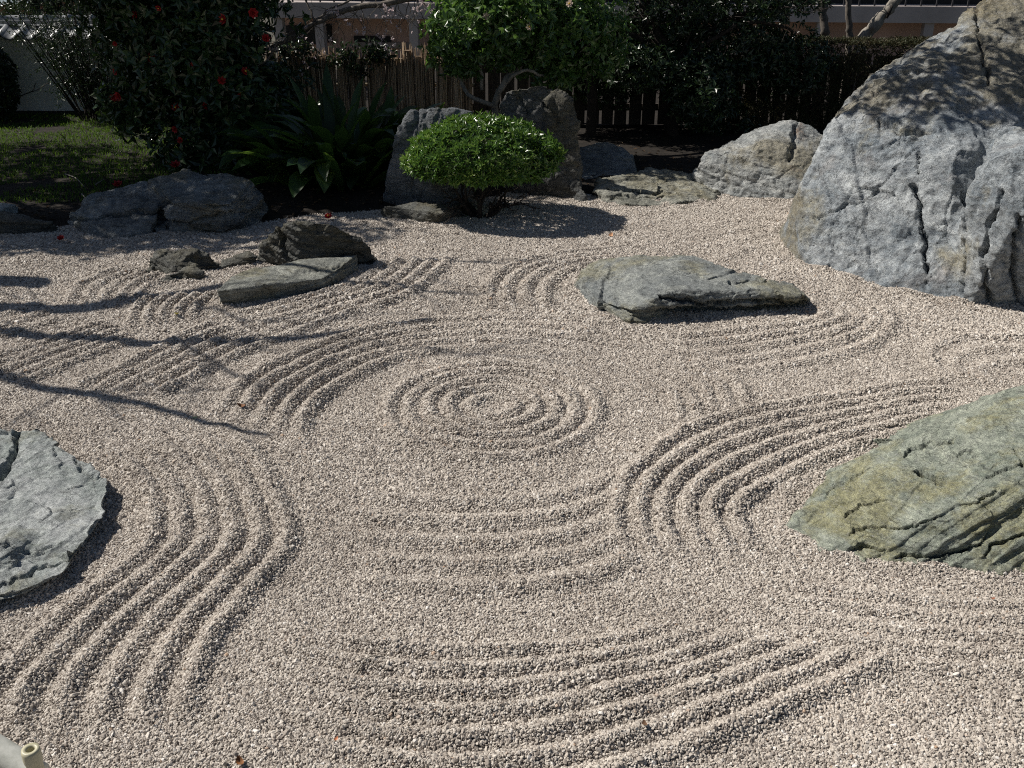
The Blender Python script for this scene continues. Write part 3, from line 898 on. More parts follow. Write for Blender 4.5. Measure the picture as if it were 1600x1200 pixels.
def leaves(mb, pos, dirs, L, W, rnd, droop=0.25, fold=0.35, nrm=None):
    """one folded five-vertex leaf per position"""
    n = len(pos)
    dirs = unit(dirs)
    if nrm is None:
        nrm = rng.normal(size=(n, 3)) * 0.7 + np.array([0, 0, 1.0])
    side = unit(np.cross(dirs, nrm))
    up = unit(np.cross(side, dirs))
    L = np.broadcast_to(L, (n,))[:, None]
    W = np.broadcast_to(W, (n,))[:, None]
    b = pos
    m = pos + dirs * L * 0.48 - up * W * fold * 0.4
    l_ = pos + dirs * L * 0.45 + side * W * 0.5 + up * W * fold * 0.4
    r_ = pos + dirs * L * 0.45 - side * W * 0.5 + up * W * fold * 0.4
    t = pos + dirs * L - up * L * droop
    V = np.stack([b, l_, m, r_, t], 1).reshape(-1, 3)
    i = np.arange(n)[:, None] * 5
    T = np.concatenate([i + [0, 2, 1], i + [0, 3, 2], i + [1, 2, 4], i + [2, 3, 4]])
    mb.add(V, T=T, r=np.repeat(rnd, 5))


def rosettes(mb, cen, axis, k, L, W, open_=0.9, rnd_bias=0.0, droop=0.2, jit=0.25):
    n = len(cen)
    axis = unit(axis)
    ref = unit(rng.normal(size=(n, 3)))
    a = unit(np.cross(axis, ref))
    b = np.cross(axis, a)
    tone = fbm(np.asarray(cen) * 5.0 + 3.3, 2)
    for j in range(k):
        ph = 2 * math.pi * j / k + rng.uniform(0, 0.9, n)
        o = open_ * rng.uniform(0.55, 1.2, n)
        d = axis * np.cos(o)[:, None] + (a * np.cos(ph)[:, None] + b * np.sin(ph)[:, None]) * np.sin(o)[:, None]
        d += rng.normal(size=(n, 3)) * jit * 0.4
        s = rng.uniform(0.7, 1.25, n)
        leaves(mb, cen + d * 0.004, d, L * s, W * s, np.clip(rng.beta(2, 2.6, n) + rnd_bias + 0.35 * tone, 0, 1), droop, 0.4, axis + rng.normal(size=(n, 3)) * 0.3)


def ellipsoid_pts(n, c, r, inner=0.55, zmin=-1.0, lump=0.18, freq=2.2, seed=0.0):
    d = unit(rng.normal(size=(int(n * 2.5), 3)))
    d = d[d[:, 2] > zmin][:n]
    q = inner + (1 - inner) * rng.uniform(0, 1, len(d)) ** 0.45
    s = 1 + lump * fbm(d * freq + seed, 3)
    return np.asarray(c) + d * np.asarray(r) * (q * s)[:, None], d


def grow(mb, p0, d0, length, r0, depth, tips, bend=0.25, split=3, up=0.1, n=6, minr=0.003):
    """recursive limb: tapered tubes that fork; collects tip points"""
    d = np.array(d0, float)
    d /= np.linalg.norm(d)
    pts = [np.array(p0, float)]
    k = 6
    for i in range(k):
        d = d + np.array([R.gauss(0, 1), R.gauss(0, 1), R.gauss(0, 1)]) * bend * 0.35 + np.array([0, 0, up * 0.3])
        d /= np.linalg.norm(d)
        pts.append(pts[-1] + d * length / k)
    pts = np.array(pts)
    rr = np.linspace(r0, max(minr, r0 * 0.6), k + 1)
    mb.tube(pts, rr, n if depth > 1 else 4)
    if depth <= 0:
        tips.append((pts[-1], d))
        return
    for s in range(split):
        i = k if s == 0 else R.randint(2, k)
        dd = d + np.array([R.gauss(0, 1), R.gauss(0, 1), R.gauss(0, 0.6)]) * 0.6
        grow(mb, pts[i], dd, length * R.uniform(0.55, 0.8), max(minr, rr[i] * 0.7), depth - 1, tips, bend, split, up, n, minr)


# ------------------------------------------------------------------ clipped azalea
az = P(748, 338)
t = thing("clipped_bush", "round clipped glossy green bush on a short twisted trunk standing in the gravel", "bush", az)
crown_c = np.array([0.035, 0.03, 0.405])
crown_r = np.array([0.535, 0.44, 0.285])
mb = MB()
for (dx, dy, lean) in ((-0.02, 0.0, (-0.5, 0.1, 1)), (0.03, 0.02, (0.5, 0.0, 1)), (0.0, -0.02, (0.05, -0.3, 1.1)), (-0.05, 0.03, (-0.9, 0.3, 0.9)), (0.05, -0.01, (0.95, -0.2, 0.9)), (0.0, 0.02, (0.1, 0.6, 1))):
    grow(mb, (dx, dy, -0.04), lean, 0.20, 0.024, 3, [], 0.5, 3, 0.05, 7, 0.003)
mb.build("trunk", M_BARK, t, True)
mb = MB()
D = unit(rng.normal(size=(9000, 3)))
D = D[D[:, 2] > -0.62]
lum = 1 + 0.10 * fbm(D * 2.6 + 4, 3) + 0.06 * pn(D * 8)
rz = np.where(D[:, 2][:, None] < 0, crown_r * np.array([1, 1, 0.42]), crown_r)
C = crown_c + D * rz * lum[:, None]
keepn = 1150
rosettes(mb, C[:keepn] * 1.0, D[:keepn] + np.array([-0.1, 0, 0.35]), 7, 0.047, 0.017, 0.95, 0.0)
q2 = rng.uniform(0.72, 0.95, 1700)[:, None]
C2 = crown_c + D[keepn:keepn + 1700] * rz[keepn:keepn + 1700] * q2
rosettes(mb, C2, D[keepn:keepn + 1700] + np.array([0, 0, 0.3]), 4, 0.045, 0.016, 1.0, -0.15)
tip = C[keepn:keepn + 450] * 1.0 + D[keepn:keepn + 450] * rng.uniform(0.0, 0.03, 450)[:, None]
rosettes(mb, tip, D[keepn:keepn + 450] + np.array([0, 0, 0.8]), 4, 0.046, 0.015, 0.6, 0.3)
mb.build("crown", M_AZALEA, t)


def flower(parent, loc, rad, mat, face=(0, -1, 0.2)):
    """double flower: three rings of cupped petals round a boss of stamens"""
    m_ = MB()
    f = np.array(face, float)
    f /= np.linalg.norm(f)
    a = np.cross(f, [0.3, 0.1, 1.0])
    a /= np.linalg.norm(a)
    b = np.cross(f, a)
    for ring, (k, op, s) in enumerate(((7, 1.3, 1.0), (6, 0.9, 0.75), (5, 0.45, 0.5))):
        ph = 2 * math.pi * np.arange(k) / k + ring * 0.5 + R.uniform(0, 1)
        d = f * math.cos(op) + (a * np.cos(ph)[:, None] + b * np.sin(ph)[:, None]) * math.sin(op)
        leaves(m_, np.zeros((k, 3)), d, rad * s, rad * s * 0.95, rng.uniform(0, 1, k), -0.2, -0.3, np.broadcast_to(f, (k, 3)))
    o = m_.build("flower", mat, parent, False, loc)
    if R.random() < 0.6:
        return o
    b_ = MB()
    b_.tube([f * rad * 0.05, f * rad * 0.4, f * rad * 0.55], [rad * 0.12, rad * 0.2, rad * 0.06], 6)
    b_.build("stamens", M_YELLOW, o, True)
    return o


# ------------------------------------------------------------------ red camellia
cb = P(330, 262)
t = thing("camellia_shrub", "tall dark camellia covered in red flowers, growing behind the mottled rock", "shrub", cb)
mb = MB()
tips = []
for lean in ((-0.35, 0, 1), (0.3, 0.1, 1), (0.0, -0.25, 1), (-0.6, 0.2, 0.9), (0.6, -0.1, 0.9)):
    grow(mb, (lean[0] * 0.08, lean[1] * 0.08, -0.05), lean, 0.7, 0.03, 3, tips, 0.35, 3, 0.15, 6, 0.004)
mb.build("trunk", M_BARKM, t, True)
mb = MB()
for (c, r_, n, s) in (((-0.05, 0, 1.0), (0.66, 0.6, 0.62), 1050, 1), ((0.02, 0.0, 1.75), (0.74, 0.65, 0.75), 1200, 2), ((0.35, 0, 0.55), (0.6, 0.5, 0.4), 1000, 3), ((0.1, 0.1, 1.3), (0.5, 0.5, 0.5), 800, 8), ((-0.55, -0.1, 0.55), (0.28, 0.28, 0.25), 240, 4), ((0.0, 0.0, 2.5), (0.8, 0.7, 0.55), 900, 5), ((-0.45, 0, 1.5), (0.45, 0.4, 0.6), 600, 6), ((0.1, -0.2, 0.25), (0.5, 0.4, 0.25), 350, 7)):
    p, d = ellipsoid_pts(n, c, r_, 0.4, -0.95, 0.5, 2.8, s * 7)
    rosettes(mb, p, d + np.array([0, 0, 0.25]), 4, 0.085, 0.042, 1.05, 0.0, 0.25, 0.5)
mb.build("crown", M_CAMEL, t)
for (px, py, rr) in ((236, 91, 0.055), (181, 112, 0.04), (178, 152, 0.05), (186, 150, 0.045), (275, 168, 0.045), (346, 126, 0.05), (424, 200, 0.045), (378, 146, 0.045), (350, 30, 0.045), (278, 50, 0.035), (415, 60, 0.05), (322, 165, 0.04), (383, 112, 0.04), (212, 24, 0.04), (274, 202, 0.035), (282, 219, 0.04), (248, 12, 0.04), (180, 68, 0.03), (395, 20, 0.045), (302, 100, 0.035)):
    x, y, z = at(px, py, cb[1] - 0.55 + R.uniform(-0.12, 0.22))
    flower(t, (x - cb[0], y - cb[1], z), rr * R.uniform(0.7, 1.15), M_RED, (R.uniform(-1.0, 0.8), -1, R.uniform(-0.5, 0.8)))

# fallen red flowers
FALL = [((275, 262), 0.05, "red camellia flower dropped on top of the mottled rock's back edge"), ((184, 287), 0.045, "crushed red camellia flower lying at the lawn side of the mottled rock"), ((512, 324), 0.035, "dim red camellia flower on dark soil near the gravel"), ((92, 357), 0.03, "small red petals beside the flat dark rock at far left"), ((410, 262), 0.03, "dull red blossom fallen on soil just past the mottled rock's right end"), ((372, 298), 0.025, "tiny red petal on dark soil below the camellia")]
for (pp, rr, lb) in FALL:
    x, y, _ = atz(pp[0], pp[1], 0.09)
    z = float(bed_z(np.array([x]), np.array([y]))[0])
    if pp == (275, 262):
        x, y, z = at(275, 262, 8.0)
    o = flower(None, (x, y, max(z, 0) + 0.02), rr, M_RED, (0, -0.5, 1))
    o.name = "fallen_flower"
    tag(o, lb, "flower", "fallen red flowers")

# ------------------------------------------------------------------ strap-leaved clump
sb = P(540, 288)
t = thing("strap_leaf_plant", "dark clump of broad strap leaves with sunlit green tips, left of the upright stones", "plant", sb)


def strap(L, W, lean, az_, curl, tw):
    m_ = MB()
    k = 9
    s = np.linspace(0, 1, k)
    el = lean + (-curl) * s ** 2
    dx = np.cumsum(np.cos(el)) * L / k
    dz = np.cumsum(np.sin(el)) * L / k
    c = np.stack([dx * math.cos(az_), dx * math.sin(az_), dz], 1)
    sd = np.array([-math.sin(az_), math.cos(az_), 0]) * math.cos(tw) + np.array([0, 0, 1]) * math.sin(tw) * 0.5
    wd = W * np.clip(0.12 + 1.15 * np.sin(np.pi * np.clip(s * 0.92 + 0.06, 0, 1)) ** 0.8, 0.02, 1) * np.where(s > 0.98, 0.05, 1)
    nrm = np.cross(np.gradient(c, axis=0), sd)
    nrm /= np.linalg.norm(nrm, axis=1)[:, None] + 1e-9
    l_ = c + sd * wd[:, None] * 0.5 + nrm * wd[:, None] * 0.14
    r_ = c - sd * wd[:, None] * 0.5 + nrm * wd[:, None] * 0.14
    V = np.vstack([l_, c, r_])
    Q = []
    for i in range(k - 1):
        Q += [(i, k + i, k + i + 1, i + 1), (k + i, 2 * k + i, 2 * k + i + 1, k + i + 1)]
    m_.add(V, Q=Q, r=R.uniform(0.1, 0.9))
    return m_


for i in range(200):
    a_ = R.uniform(0, 2 * math.pi)
    rr = 0.55 * R.uniform(0, 1) ** 0.6
    lean = math.radians(R.uniform(60, 95) - rr * 50)
    strap(R.uniform(0.5, 0.9), R.uniform(0.10, 0.165), lean, a_ + R.gauss(0, 0.8), R.uniform(0.2, 1.7), R.uniform(-1.0, 1.0)).build(
        "leaf", M_STRAP, t, True, (rr * 1.1 * math.cos(a_), rr * 0.8 * math.sin(a_), 0))
for (px, py, a_, L, le) in ((640, 170, 0.2, 0.62, 50), (612, 118, 0.25, 0.8, 66), (594, 110, 0.6, 0.85, 74), (480, 95, 2.6, 0.9, 75), (505, 100, 1.7, 0.95, 80), (560, 120, 0.9, 0.85, 80), (625, 140, 0.1, 0.7, 58)):
    strap(L, 0.10, math.radians(le), a_, 0.35, 0.5).build("leaf", M_STRAP, t, True, ((px - 545) * 0.0022, -0.05, 0.05))

# ------------------------------------------------------------------ pale-barked glossy tree behind the tall stone
tb = P(795, 262)
t = thing("glossy_tree", "small tree with pale forking limbs and sunlit glossy leaves above the tall stone", "tree", tb)
mb = MB()


def limb(m_, pxs, Y0, r0, r1, n=16, base=(0, 0, 0), rn=7):
    pts = spline([np.array(at(px, py, Y0 + dy)) - np.array(base) for (px, py, dy) in pxs], n)
    pts = pts + 0.006 * rng.normal(size=pts.shape)
    m_.tube(pts, np.linspace(r0, r1, n), rn)
    return pts


YB = tb[1]
limb(mb, [(792, 262, 0.0), (785, 210, 0.05), (775, 165, 0.0), (782, 140, -0.05), (795, 120, -0.05), (815, 100, 0.0), (830, 60, 0.0), (845, 10, 0.1), (850, -40, 0.1)], YB, 0.035, 0.018, 24, tb)
limb(mb, [(775, 168, 0.0), (750, 158, -0.05), (735, 150, -0.05), (722, 130, 0.0), (720, 118, 0.0), (735, 95, 0.0), (755, 50, 0.1), (765, 0, 0.1)], YB, 0.022, 0.012, 20, tb)
limb(mb, [(782, 140, 0.0), (800, 118, -0.1), (826, 108, -0.1), (850, 118, -0.05), (880, 110, 0.0), (905, 80, 0.05)], YB, 0.018, 0.009, 16, tb)
limb(mb, [(752, 140, 0), (752, 100, -0.02), (755, 70, -0.02), (752, 30, 0), (748, -30, 0)], YB, 0.017, 0.014, 16, tb)
tips = []
for (px, py, dx) in ((830, 60, 0.3), (765, 30, -0.4), (735, 95, -0.7), (905, 80, 0.7), (845, 10, 0.2), (880, 100, 0.5), (748, -20, 0), (800, 110, 0.1)):
    p0 = np.array(at(px, py, YB)) - np.array(tb)
    grow(mb, p0, (dx, R.uniform(-0.4, 0.2), 0.6), 0.3, 0.008, 2, tips, 0.4, 3, 0.1, 5, 0.002)
mb.build("trunk", M_BARKL, t, True)
mb = MB()
for (px, py, dy, r_, n, s) in ((735, 40, -0.1, (0.36, 0.35, 0.3), 480, 1), (800, 20, -0.1, (0.4, 0.4, 0.35), 520, 2), (880, 45, 0.0, (0.4, 0.35, 0.3), 480, 3), (715, 85, 0.0, (0.25, 0.25, 0.2), 180, 4), (800, 75, 0.1, (0.4, 0.3, 0.2), 260, 5), (870, 100, 0.1, (0.35, 0.3, 0.2), 240, 6), (930, 60, 0.1, (0.28, 0.3, 0.3), 230, 8), (850, -75, 0.25, (0.6, 0.4, 0.25), 260, 7), (845, 22, 1.25, (0.65, 0.3, 0.36), 520, 12)):
    c = np.array(at(px, py, YB + dy)) - np.array(tb)
    p, d = ellipsoid_pts(n, c, r_, 0.35, -1, 0.35, 2.6, s * 5.1)
    rosettes(mb, p, d + np.array([0, 0, 0.3]), 5, 0.066, 0.034, 1.05, 0.03, 0.2, 0.5)
mb.build("crown", M_GLOSSY, t)
for (px, py) in ((760, 26), (828, 42), (890, 6)):
    x, y, z = at(px, py, YB - 0.42)
    flower(t, (x - tb[0], y - tb[1], z), 0.035, M_CREAM, (R.uniform(-0.4, 0.4), -1, 0.3))

# ------------------------------------------------------------------ flowering cherry: trunk hidden at the fence, limb drooping across
ch = P(922, 228)
t = thing("cherry_tree", "cherry with a bare white-edged limb drooping over the fence, few pale blossoms", "tree", ch)
mb = MB()
limb(mb, [(922, 232, 0), (926, 150, 0.0), (918, 60, 0.05), (915, -40, 0.1), (900, -160, 0.1)], ch[1], 0.055, 0.05, 16, ch, 9)
mb.build("trunk", M_BARK, t, True)
mb = MB()
limb(mb, [(915, -60, 0.1), (850, -75, -0.2), (760, -45, -0.45), (680, -12, -0.6), (600, 5, -0.65), (550, 14, -0.65), (505, 30, -0.65), (480, 42, -0.65), (440, 66, -0.65), (412, 78, -0.65)], ch[1], 0.036, 0.014, 34, ch, 8)
limb(mb, [(490, 36, -0.65), (515, 14, -0.6), (545, 2, -0.55), (575, -12, -0.5)], ch[1], 0.012, 0.007, 12, ch)
limb(mb, [(493, 32, -0.65), (482, 10, -0.6), (470, -15, -0.5)], ch[1], 0.011, 0.006, 10, ch)
tw = []
for (px, py) in ((480, 25), (450, 55), (520, 22), (550, 12), (580, 5), (620, 2), (650, -4), (600, 6), (465, 48), (510, 28), (535, 16), (560, 10), (640, 0), (690, -10)):
    p0 = np.array(at(px, py, ch[1] - 0.65)) - np.array(ch)
    for s in range(3):
        grow(mb, p0, (R.uniform(-1, 0.8), R.uniform(-0.5, 0.5), R.uniform(-0.9, 0.3)), R.uniform(0.14, 0.28), 0.004, 2, tw, 0.6, 2, -0.35, 4, 0.0016)
mb.build("limb", M_BARKM, t, True)
mb = MB()
pts = np.array([p for p, d in tw])
sel = pts[rng.permutation(len(pts))[:45]]
extra = np.array([np.array(at(px + R.gauss(0, 7), py + R.gauss(0, 6), ch[1] - 0.7)) - np.array(ch) for (px, py) in ((605, 20), (612, 16), (598, 22), (660, 8), (668, 5), (652, 12), (562, 48), (595, 66), (530, 14), (520, 20), (464, 42)) for _ in range(5)])
sel = np.vstack([sel, extra])
rosettes(mb, sel, rng.normal(size=sel.shape) + np.array([0, -0.6, -0.3]), 5, 0.02, 0.016, 1.0)
mb.build("blossoms", M_BLOSSOM, t)

# ------------------------------------------------------------------ dark evergreen on the right of the fence
eb = P(1040, 225)
t = thing("evergreen_tree", "spreading dark evergreen with crooked black limbs in front of the board fence", "tree", eb)
mb = MB()
limb(mb, [(1050, 232, 0), (1045, 150, 0), (1035, 90, 0), (1030, 60, 0), (1012, 20, 0.05), (1000, -40, 0.1), (990, -150, 0.2)], eb[1], 0.075, 0.05, 18, eb, 9)
limb(mb, [(1035, 95, 0), (1000, 62, 0), (965, 42, 0), (940, 22, 0), (925, 0, 0), (915, -30, 0)], eb[1], 0.04, 0.02, 14, eb)
limb(mb, [(1040, 110, 0), (1090, 60, 0.05), (1140, 30, 0.05), (1190, 15, 0.1), (1240, -10, 0.1)], eb[1], 0.04, 0.02, 14, eb)
eg = [np.array(at(995, -100, eb[1] + 0.15)) - np.array(eb), np.array([1.3, 8.3, 2.3]) - np.array(eb), np.array([1.2, 7.4, 2.8]) - np.array(eb), np.array([1.3, 6.8, 3.1]) - np.array(eb)]
mb.tube(spline(eg, 16), np.linspace(0.04, 0.012, 16), 7)
mb.tube(spline([eg[2], np.array([0.8, 7.1, 2.85]) - np.array(eb), np.array([0.5, 7.0, 2.85]) - np.array(eb)], 8), np.linspace(0.018, 0.006, 8), 5)
limb(mb, [(1042, 120, 0), (1110, 62, -0.1), (1170, 35, -0.1), (1215, 40, -0.05), (1240, 48, 0)], eb[1], 0.025, 0.012, 14, eb)
tips = []
for (px, py, dx) in ((960, 40, -0.5), (1100, 55, 0.5), (1190, 20, 0.8), (1020, 60, 0), (1150, 35, 0.3), (1060, 90, 0.2), (1010, 100, -0.4)):
    grow(mb, np.array(at(px, py, eb[1])) - np.array(eb), (dx, R.uniform(-0.7, 0), 0.4), 0.4, 0.012, 2, tips, 0.5, 3, 0.0, 5, 0.003)
mb.build("trunk", M_BARK, t, True)
mb = MB()
for (px, py, dy, r_, n, s) in ((995, 105, -0.25, (0.42, 0.35, 0.2), 420, 1), (1080, 120, -0.1, (0.45, 0.4, 0.25), 420, 2), (1095, 155, -0.35, (0.32, 0.3, 0.26), 330, 3), (1150, 80, 0.1, (0.6, 0.4, 0.28), 520, 4), (1230, 100, 0.2, (0.45, 0.4, 0.3), 380, 5), (1060, 20, 0.1, (0.5, 0.4, 0.22), 420, 6), (1180, 5, 0.2, (0.7, 0.5, 0.22), 520, 7), (950, 75, 0.1, (0.3, 0.3, 0.25), 260, 8), (1040, 70, 0.25, (0.6, 0.3, 0.25), 400, 9), (1100, -70, 0.1, (1.1, 0.8, 0.35), 800, 10), (1120, 190, 0.2, (0.4, 0.25, 0.2), 180, 11), (940, 120, 0.3, (0.45, 0.25, 0.3), 420, 12), (1010, 60, 0.3, (0.6, 0.3, 0.3), 450, 13)):
    c = np.array(at(px, py, eb[1] + dy)) - np.array(eb)
    p, d = ellipsoid_pts(n, c, r_, 0.35, -1, 0.35, 2.6, s * 3.3)
    rosettes(mb, p, d + np.array([0, 0, 0.3]), 5, 0.06, 0.026, 1.05, 0.0, 0.2, 0.5)
for (c, r_, n) in ((np.array([0.45, 7.1, 2.85]), (0.38, 0.3, 0.25), 60), (np.array([0.9, 6.8, 2.9]), (0.42, 0.32, 0.25), 125), (np.array([1.35, 6.75, 3.05]), (0.45, 0.35, 0.3), 150), (np.array([1.7, 6.95, 3.3]), (0.5, 0.35, 0.4), 150), (np.array([1.0, 7.2, 3.0]), (0.4, 0.3, 0.3), 90)):
    p, d = ellipsoid_pts(n, c - np.array(eb), r_, 0.2, -1, 0.35, 2.6, c[0])
    rosettes(mb, p, d + np.array([0, 0, 0.3]), 5, 0.07, 0.03, 1.05, 0.0, 0.2, 0.5)
mb.build("crown", M_DARKLEAF, t)

# ------------------------------------------------------------------ two slim trunks and a leaning pale trunk beyond the hedge
for (label, pts_, r0, mat) in (
        ("slim straight grey-barked tree standing beyond the clipped hedge, first of a close pair", [(1288, 75, 0), (1287, 40, 0), (1285, 0, 0), (1283, -120, 0)], 0.055, M_BARKM),
        ("slim tree beside the leaning pale one, second of a close pair", [(1327, 75, 0), (1326, 40, 0), (1325, 0, 0), (1326, -120, 0)], 0.042, M_BARKM),
        ("leaning pale sunlit tree with a hollow in its trunk, beyond the clipped hedge", [(1345, 72, 0), (1362, 45, 0), (1382, 22, 0), (1400, 2, 0), (1450, -60, 0)], 0.075, M_BARKL)):
    yb = 11.6
    b0 = at(pts_[0][0], pts_[0][1], yb)
    o = thing("slim_tree" if r0 < 0.07 else "leaning_tree", label, "tree", (b0[0], yb, 0.0))
    m_ = MB()
    pp = [np.array([0, 0, -0.05])] + [np.array(at(px, py, yb)) - np.array([b0[0], yb, 0]) for (px, py, _) in pts_]
    sp = spline(pp, 24)
    m_.tube(sp + 0.006 * rng.normal(size=sp.shape), np.linspace(r0, r0 * 0.7, 24) * (1 + 0.08 * rng.normal(size=24)), 10)
    m_.build("trunk", mat, o, True)
    m_ = MB()
    tips = []
    for s_ in range(5):
        grow(m_, sp[-3 - s_], (R.uniform(-1, 1), R.uniform(-0.5, 0.5), 0.8), 0.5, 0.014, 2, tips, 0.4, 2, 0.1, 5, 0.003)
    m_.build("branches", mat, o, True)
    m_ = MB()
    tp = np.array([p_ for p_, d_ in tips])
    tp = np.vstack([tp + rng.normal(0, 0.06, tp.shape) for _ in range(4)])
    rosettes(m_, tp, rng.normal(size=tp.shape), 4, 0.06, 0.024, 1.0)
    m_.build("crown", M_DARKLEAF, o)
    if r0 > 0.07:
        m_ = MB()
        hc = sp[-9]
        m_.tube([hc + np.array([-0.012, -0.058, -0.07]), hc + np.array([0.0, -0.064, 0.0]), hc + np.array([0.03, -0.058, 0.06])], [0.012, 0.022, 0.01], 8)
        m_.build("hollow", M_BARK, o, True)

# ------------------------------------------------------------------ hedge
hb = P(1330, 232)
t = thing("clipped_hedge", "brownish clipped hedge behind the pale boulder, with flat top", "hedge", (hb[0], 10.35, 0))
mb = MB()
n = 6500
hx = rng.uniform(-1.1, 1.6, n)
top = rng.uniform(0, 1, n) < 0.35
hz = np.where(top, 0.92 + rng.normal(0, 0.012, n), rng.uniform(0, 0.93, n))
hy = np.where(top, rng.uniform(-0.25, 0.25, n), -0.25 + np.abs(rng.normal(0, 0.05, n)))
pos = np.stack([hx, hy + 0.03 * pn(np.stack([hx * 4, hz * 4, 0 * hx], 1)), hz + 0.02 * pn(np.stack([hx * 3, hx * 0, 0 * hx], 1))], 1)
rosettes(mb, pos, np.stack([rng.normal(0, 0.4, n), np.where(top, 0, -1.0), np.where(top, 1.0, 0.3)], 1), 4, 0.035, 0.014, 1.0)
mb.build("foliage", M_HEDGE, t)
m_ = MB()
for k in range(14):
    grow(m_, (-1.0 + k * 0.19, R.uniform(-0.1, 0.1), -0.05), (R.gauss(0, 0.2), 0, 1), 0.45, 0.014, 2, [], 0.3, 2, 0.2, 5, 0.004)
m_.build("branches", M_BARK, t)

# ------------------------------------------------------------------ board fence
wood = simple("weathered_board", (0.06, 0.05, 0.042), 0.9, 0.45, 12, 0.01, (6, 6, 0.6))
fy = 10.35
fx0, fx1 = at(728, 210, fy)[0], at(1500, 210, fy)[0]
t = thing("board_fence", "dark weathered fence of upright boards behind the evergreen", "fence", ((fx0 + fx1) / 2, fy, 0))
x = fx0
while x < fx1:
    wb = R.uniform(0.11, 0.14)
    m_ = MB()
    yy = R.uniform(-0.006, 0.006)
    zt = 0.80 + R.uniform(-0.02, 0.02)
    c = x - t.location.x
    m_.add([(-wb / 2, -0.011, 0.10), (wb / 2, -0.011, 0.10), (wb / 2, 0.011, 0.10), (-wb / 2, 0.011, 0.10), (-wb / 2, -0.011, zt), (wb / 2, -0.011, zt), (wb / 2, 0.011, zt), (-wb / 2, 0.011, zt), (0, -0.011, zt + 0.012), (0, 0.011, zt + 0.012)],
           T=[(4, 5, 8), (6, 7, 9)], Q=[(0, 3, 2, 1), (0, 1, 5, 4), (1, 2, 6, 5), (2, 3, 7, 6), (3, 0, 4, 7), (5, 6, 9, 8), (7, 4, 8, 9)])
    m_.build("board", wood, t, False, (c, yy, 0))
    x += wb + R.uniform(0.012, 0.03)
for z in (0.24, 0.62):
    MB().box(-(fx1 - fx0) / 2, (fx1 - fx0) / 2, 0.014, 0.05, z, z + 0.07).build("rail", wood, t)
k = 0
x = fx0
while x < fx1 + 0.2:
    MB().tube([(x - t.location.x, 0.09, -0.1), (x - t.location.x, 0.09, 0.9)], 0.04, 8).build("post", wood, t, True)
    x += 1.2

# ------------------------------------------------------------------ brushwood fence
brush_old = simple("brushwood", (0.30, 0.22, 0.145), 0.95, 0.5, 40, 0.01, (3, 3, 0.3))
bt = NT('brushwood_twig')
bt.l(bt.ramp(bt.attr(), [(0.0, (0.07, 0.05, 0.03)), (0.2, (0.20, 0.14, 0.09)), (0.7, (0.45, 0.33, 0.22)), (1.0, (0.62, 0.50, 0.37))]), bt.b.inputs['Base Color'])
bt.b.inputs['Roughness'].default_value = 0.9
brush = bt.m
fy = 9.9
fx0, fx1 = at(395, 190, fy)[0], at(742, 190, fy)[0]
t = thing("brushwood_fence", "fence of bound brown brushwood bundles behind the strap-leaf plant", "fence", ((fx0 + fx1) / 2, fy, 0))
nb = 23
for i in range(nb):
    x = fx0 + (fx1 - fx0) * (i + 0.5) / nb + R.gauss(0, 0.008)
    m_ = MB()
    hgt = 0.86 + 0.07 * (i / nb) + R.uniform(-0.04, 0.05)
    hgt = float(at(0, 78 + R.uniform(-6, 8), fy)[2])
    lean = R.gauss(0.01, 0.03)
    rb = R.uniform(0.040, 0.050)
    m_.tube([(0, 0, -0.05), (lean * 0.5, 0, hgt * 0.5), (lean, 0, hgt - 0.04)], [rb * 0.86, rb * 0.92, rb * 0.8], 8, 0.22)
    for s in range(60):
        a_ = R.uniform(0, 2 * math.pi)
        rr = rb * R.uniform(0.85, 1.08)
        z0, z1 = R.uniform(-0.05, 0.45), hgt + R.uniform(-0.16, 0.05)
        fl = 1 + R.uniform(-0.1, 0.3)
        zm = (z0 + z1) / 2
        m_.tube([(rr * math.cos(a_) + lean * z0 / hgt, rr * math.sin(a_), z0), (rr * math.cos(a_ + R.gauss(0, 0.15)) + lean * zm / hgt, rr * math.sin(a_), zm), (rr * fl * math.cos(a_ + R.gauss(0, 0.2)) + lean * z1 / hgt, rr * fl * math.sin(a_), z1)], [0.006, 0.0055, 0.0025], 4, R.random(), False)
    m_.build("brushwood_bundle", brush, t, False, (x - t.location.x, R.gauss(0, 0.012), 0))
bamb = simple("old_bamboo", (0.17, 0.145, 0.10), 0.6, 0.3, 8, 0.0, (1, 8, 8))
for z in (0.25, 0.55):
    MB().tube([((fx0 - fx1) / 2, 0.075, z), (0, 0.075, z + 0.005), ((fx1 - fx0) / 2, 0.075, z)], 0.018, 8).build("rail", bamb, t, True)

# ------------------------------------------------------------------ white garden wall with tiled coping
plaster = simple("white_plaster", (0.78, 0.80, 0.76), 0.9, 0.10, 3, 0.002)
tile = simple("glazed_roof_tile", (0.30, 0.31, 0.32), 0.35, 0.2, 30, 0.001, (1, 1, 1), 0.5)
wy = 11.2
wx0, wx1 = at(-520, 190, wy)[0], at(352, 190, wy)[0]
zt = at(0, 58, wy)[2]
zr = at(0, 25, wy)[2]
t = thing("garden_wall", "white plastered garden wall under a grey tiled coping behind the lawn", "wall", ((wx0 + wx1) / 2, wy + 0.15, 0))
hw = (wx1 - wx0) / 2
MB().box(-hw, hw, -0.09, 0.12, -0.12, zt - 0.10).build("plaster_panel", plaster, t)
MB().box(-hw - 0.02, hw + 0.02, -0.125, 0.155, zt - 0.10, zt + 0.0).build("cornice", plaster, t)
MB().box(-hw - 0.01, hw + 0.01, -0.115, 0.145, 0.0, 0.06).build("plinth", plaster, t)
pitch_t = 0.205
nt = int(2 * hw / pitch_t)
k = 9
xs = np.linspace(0, pitch_t, k)
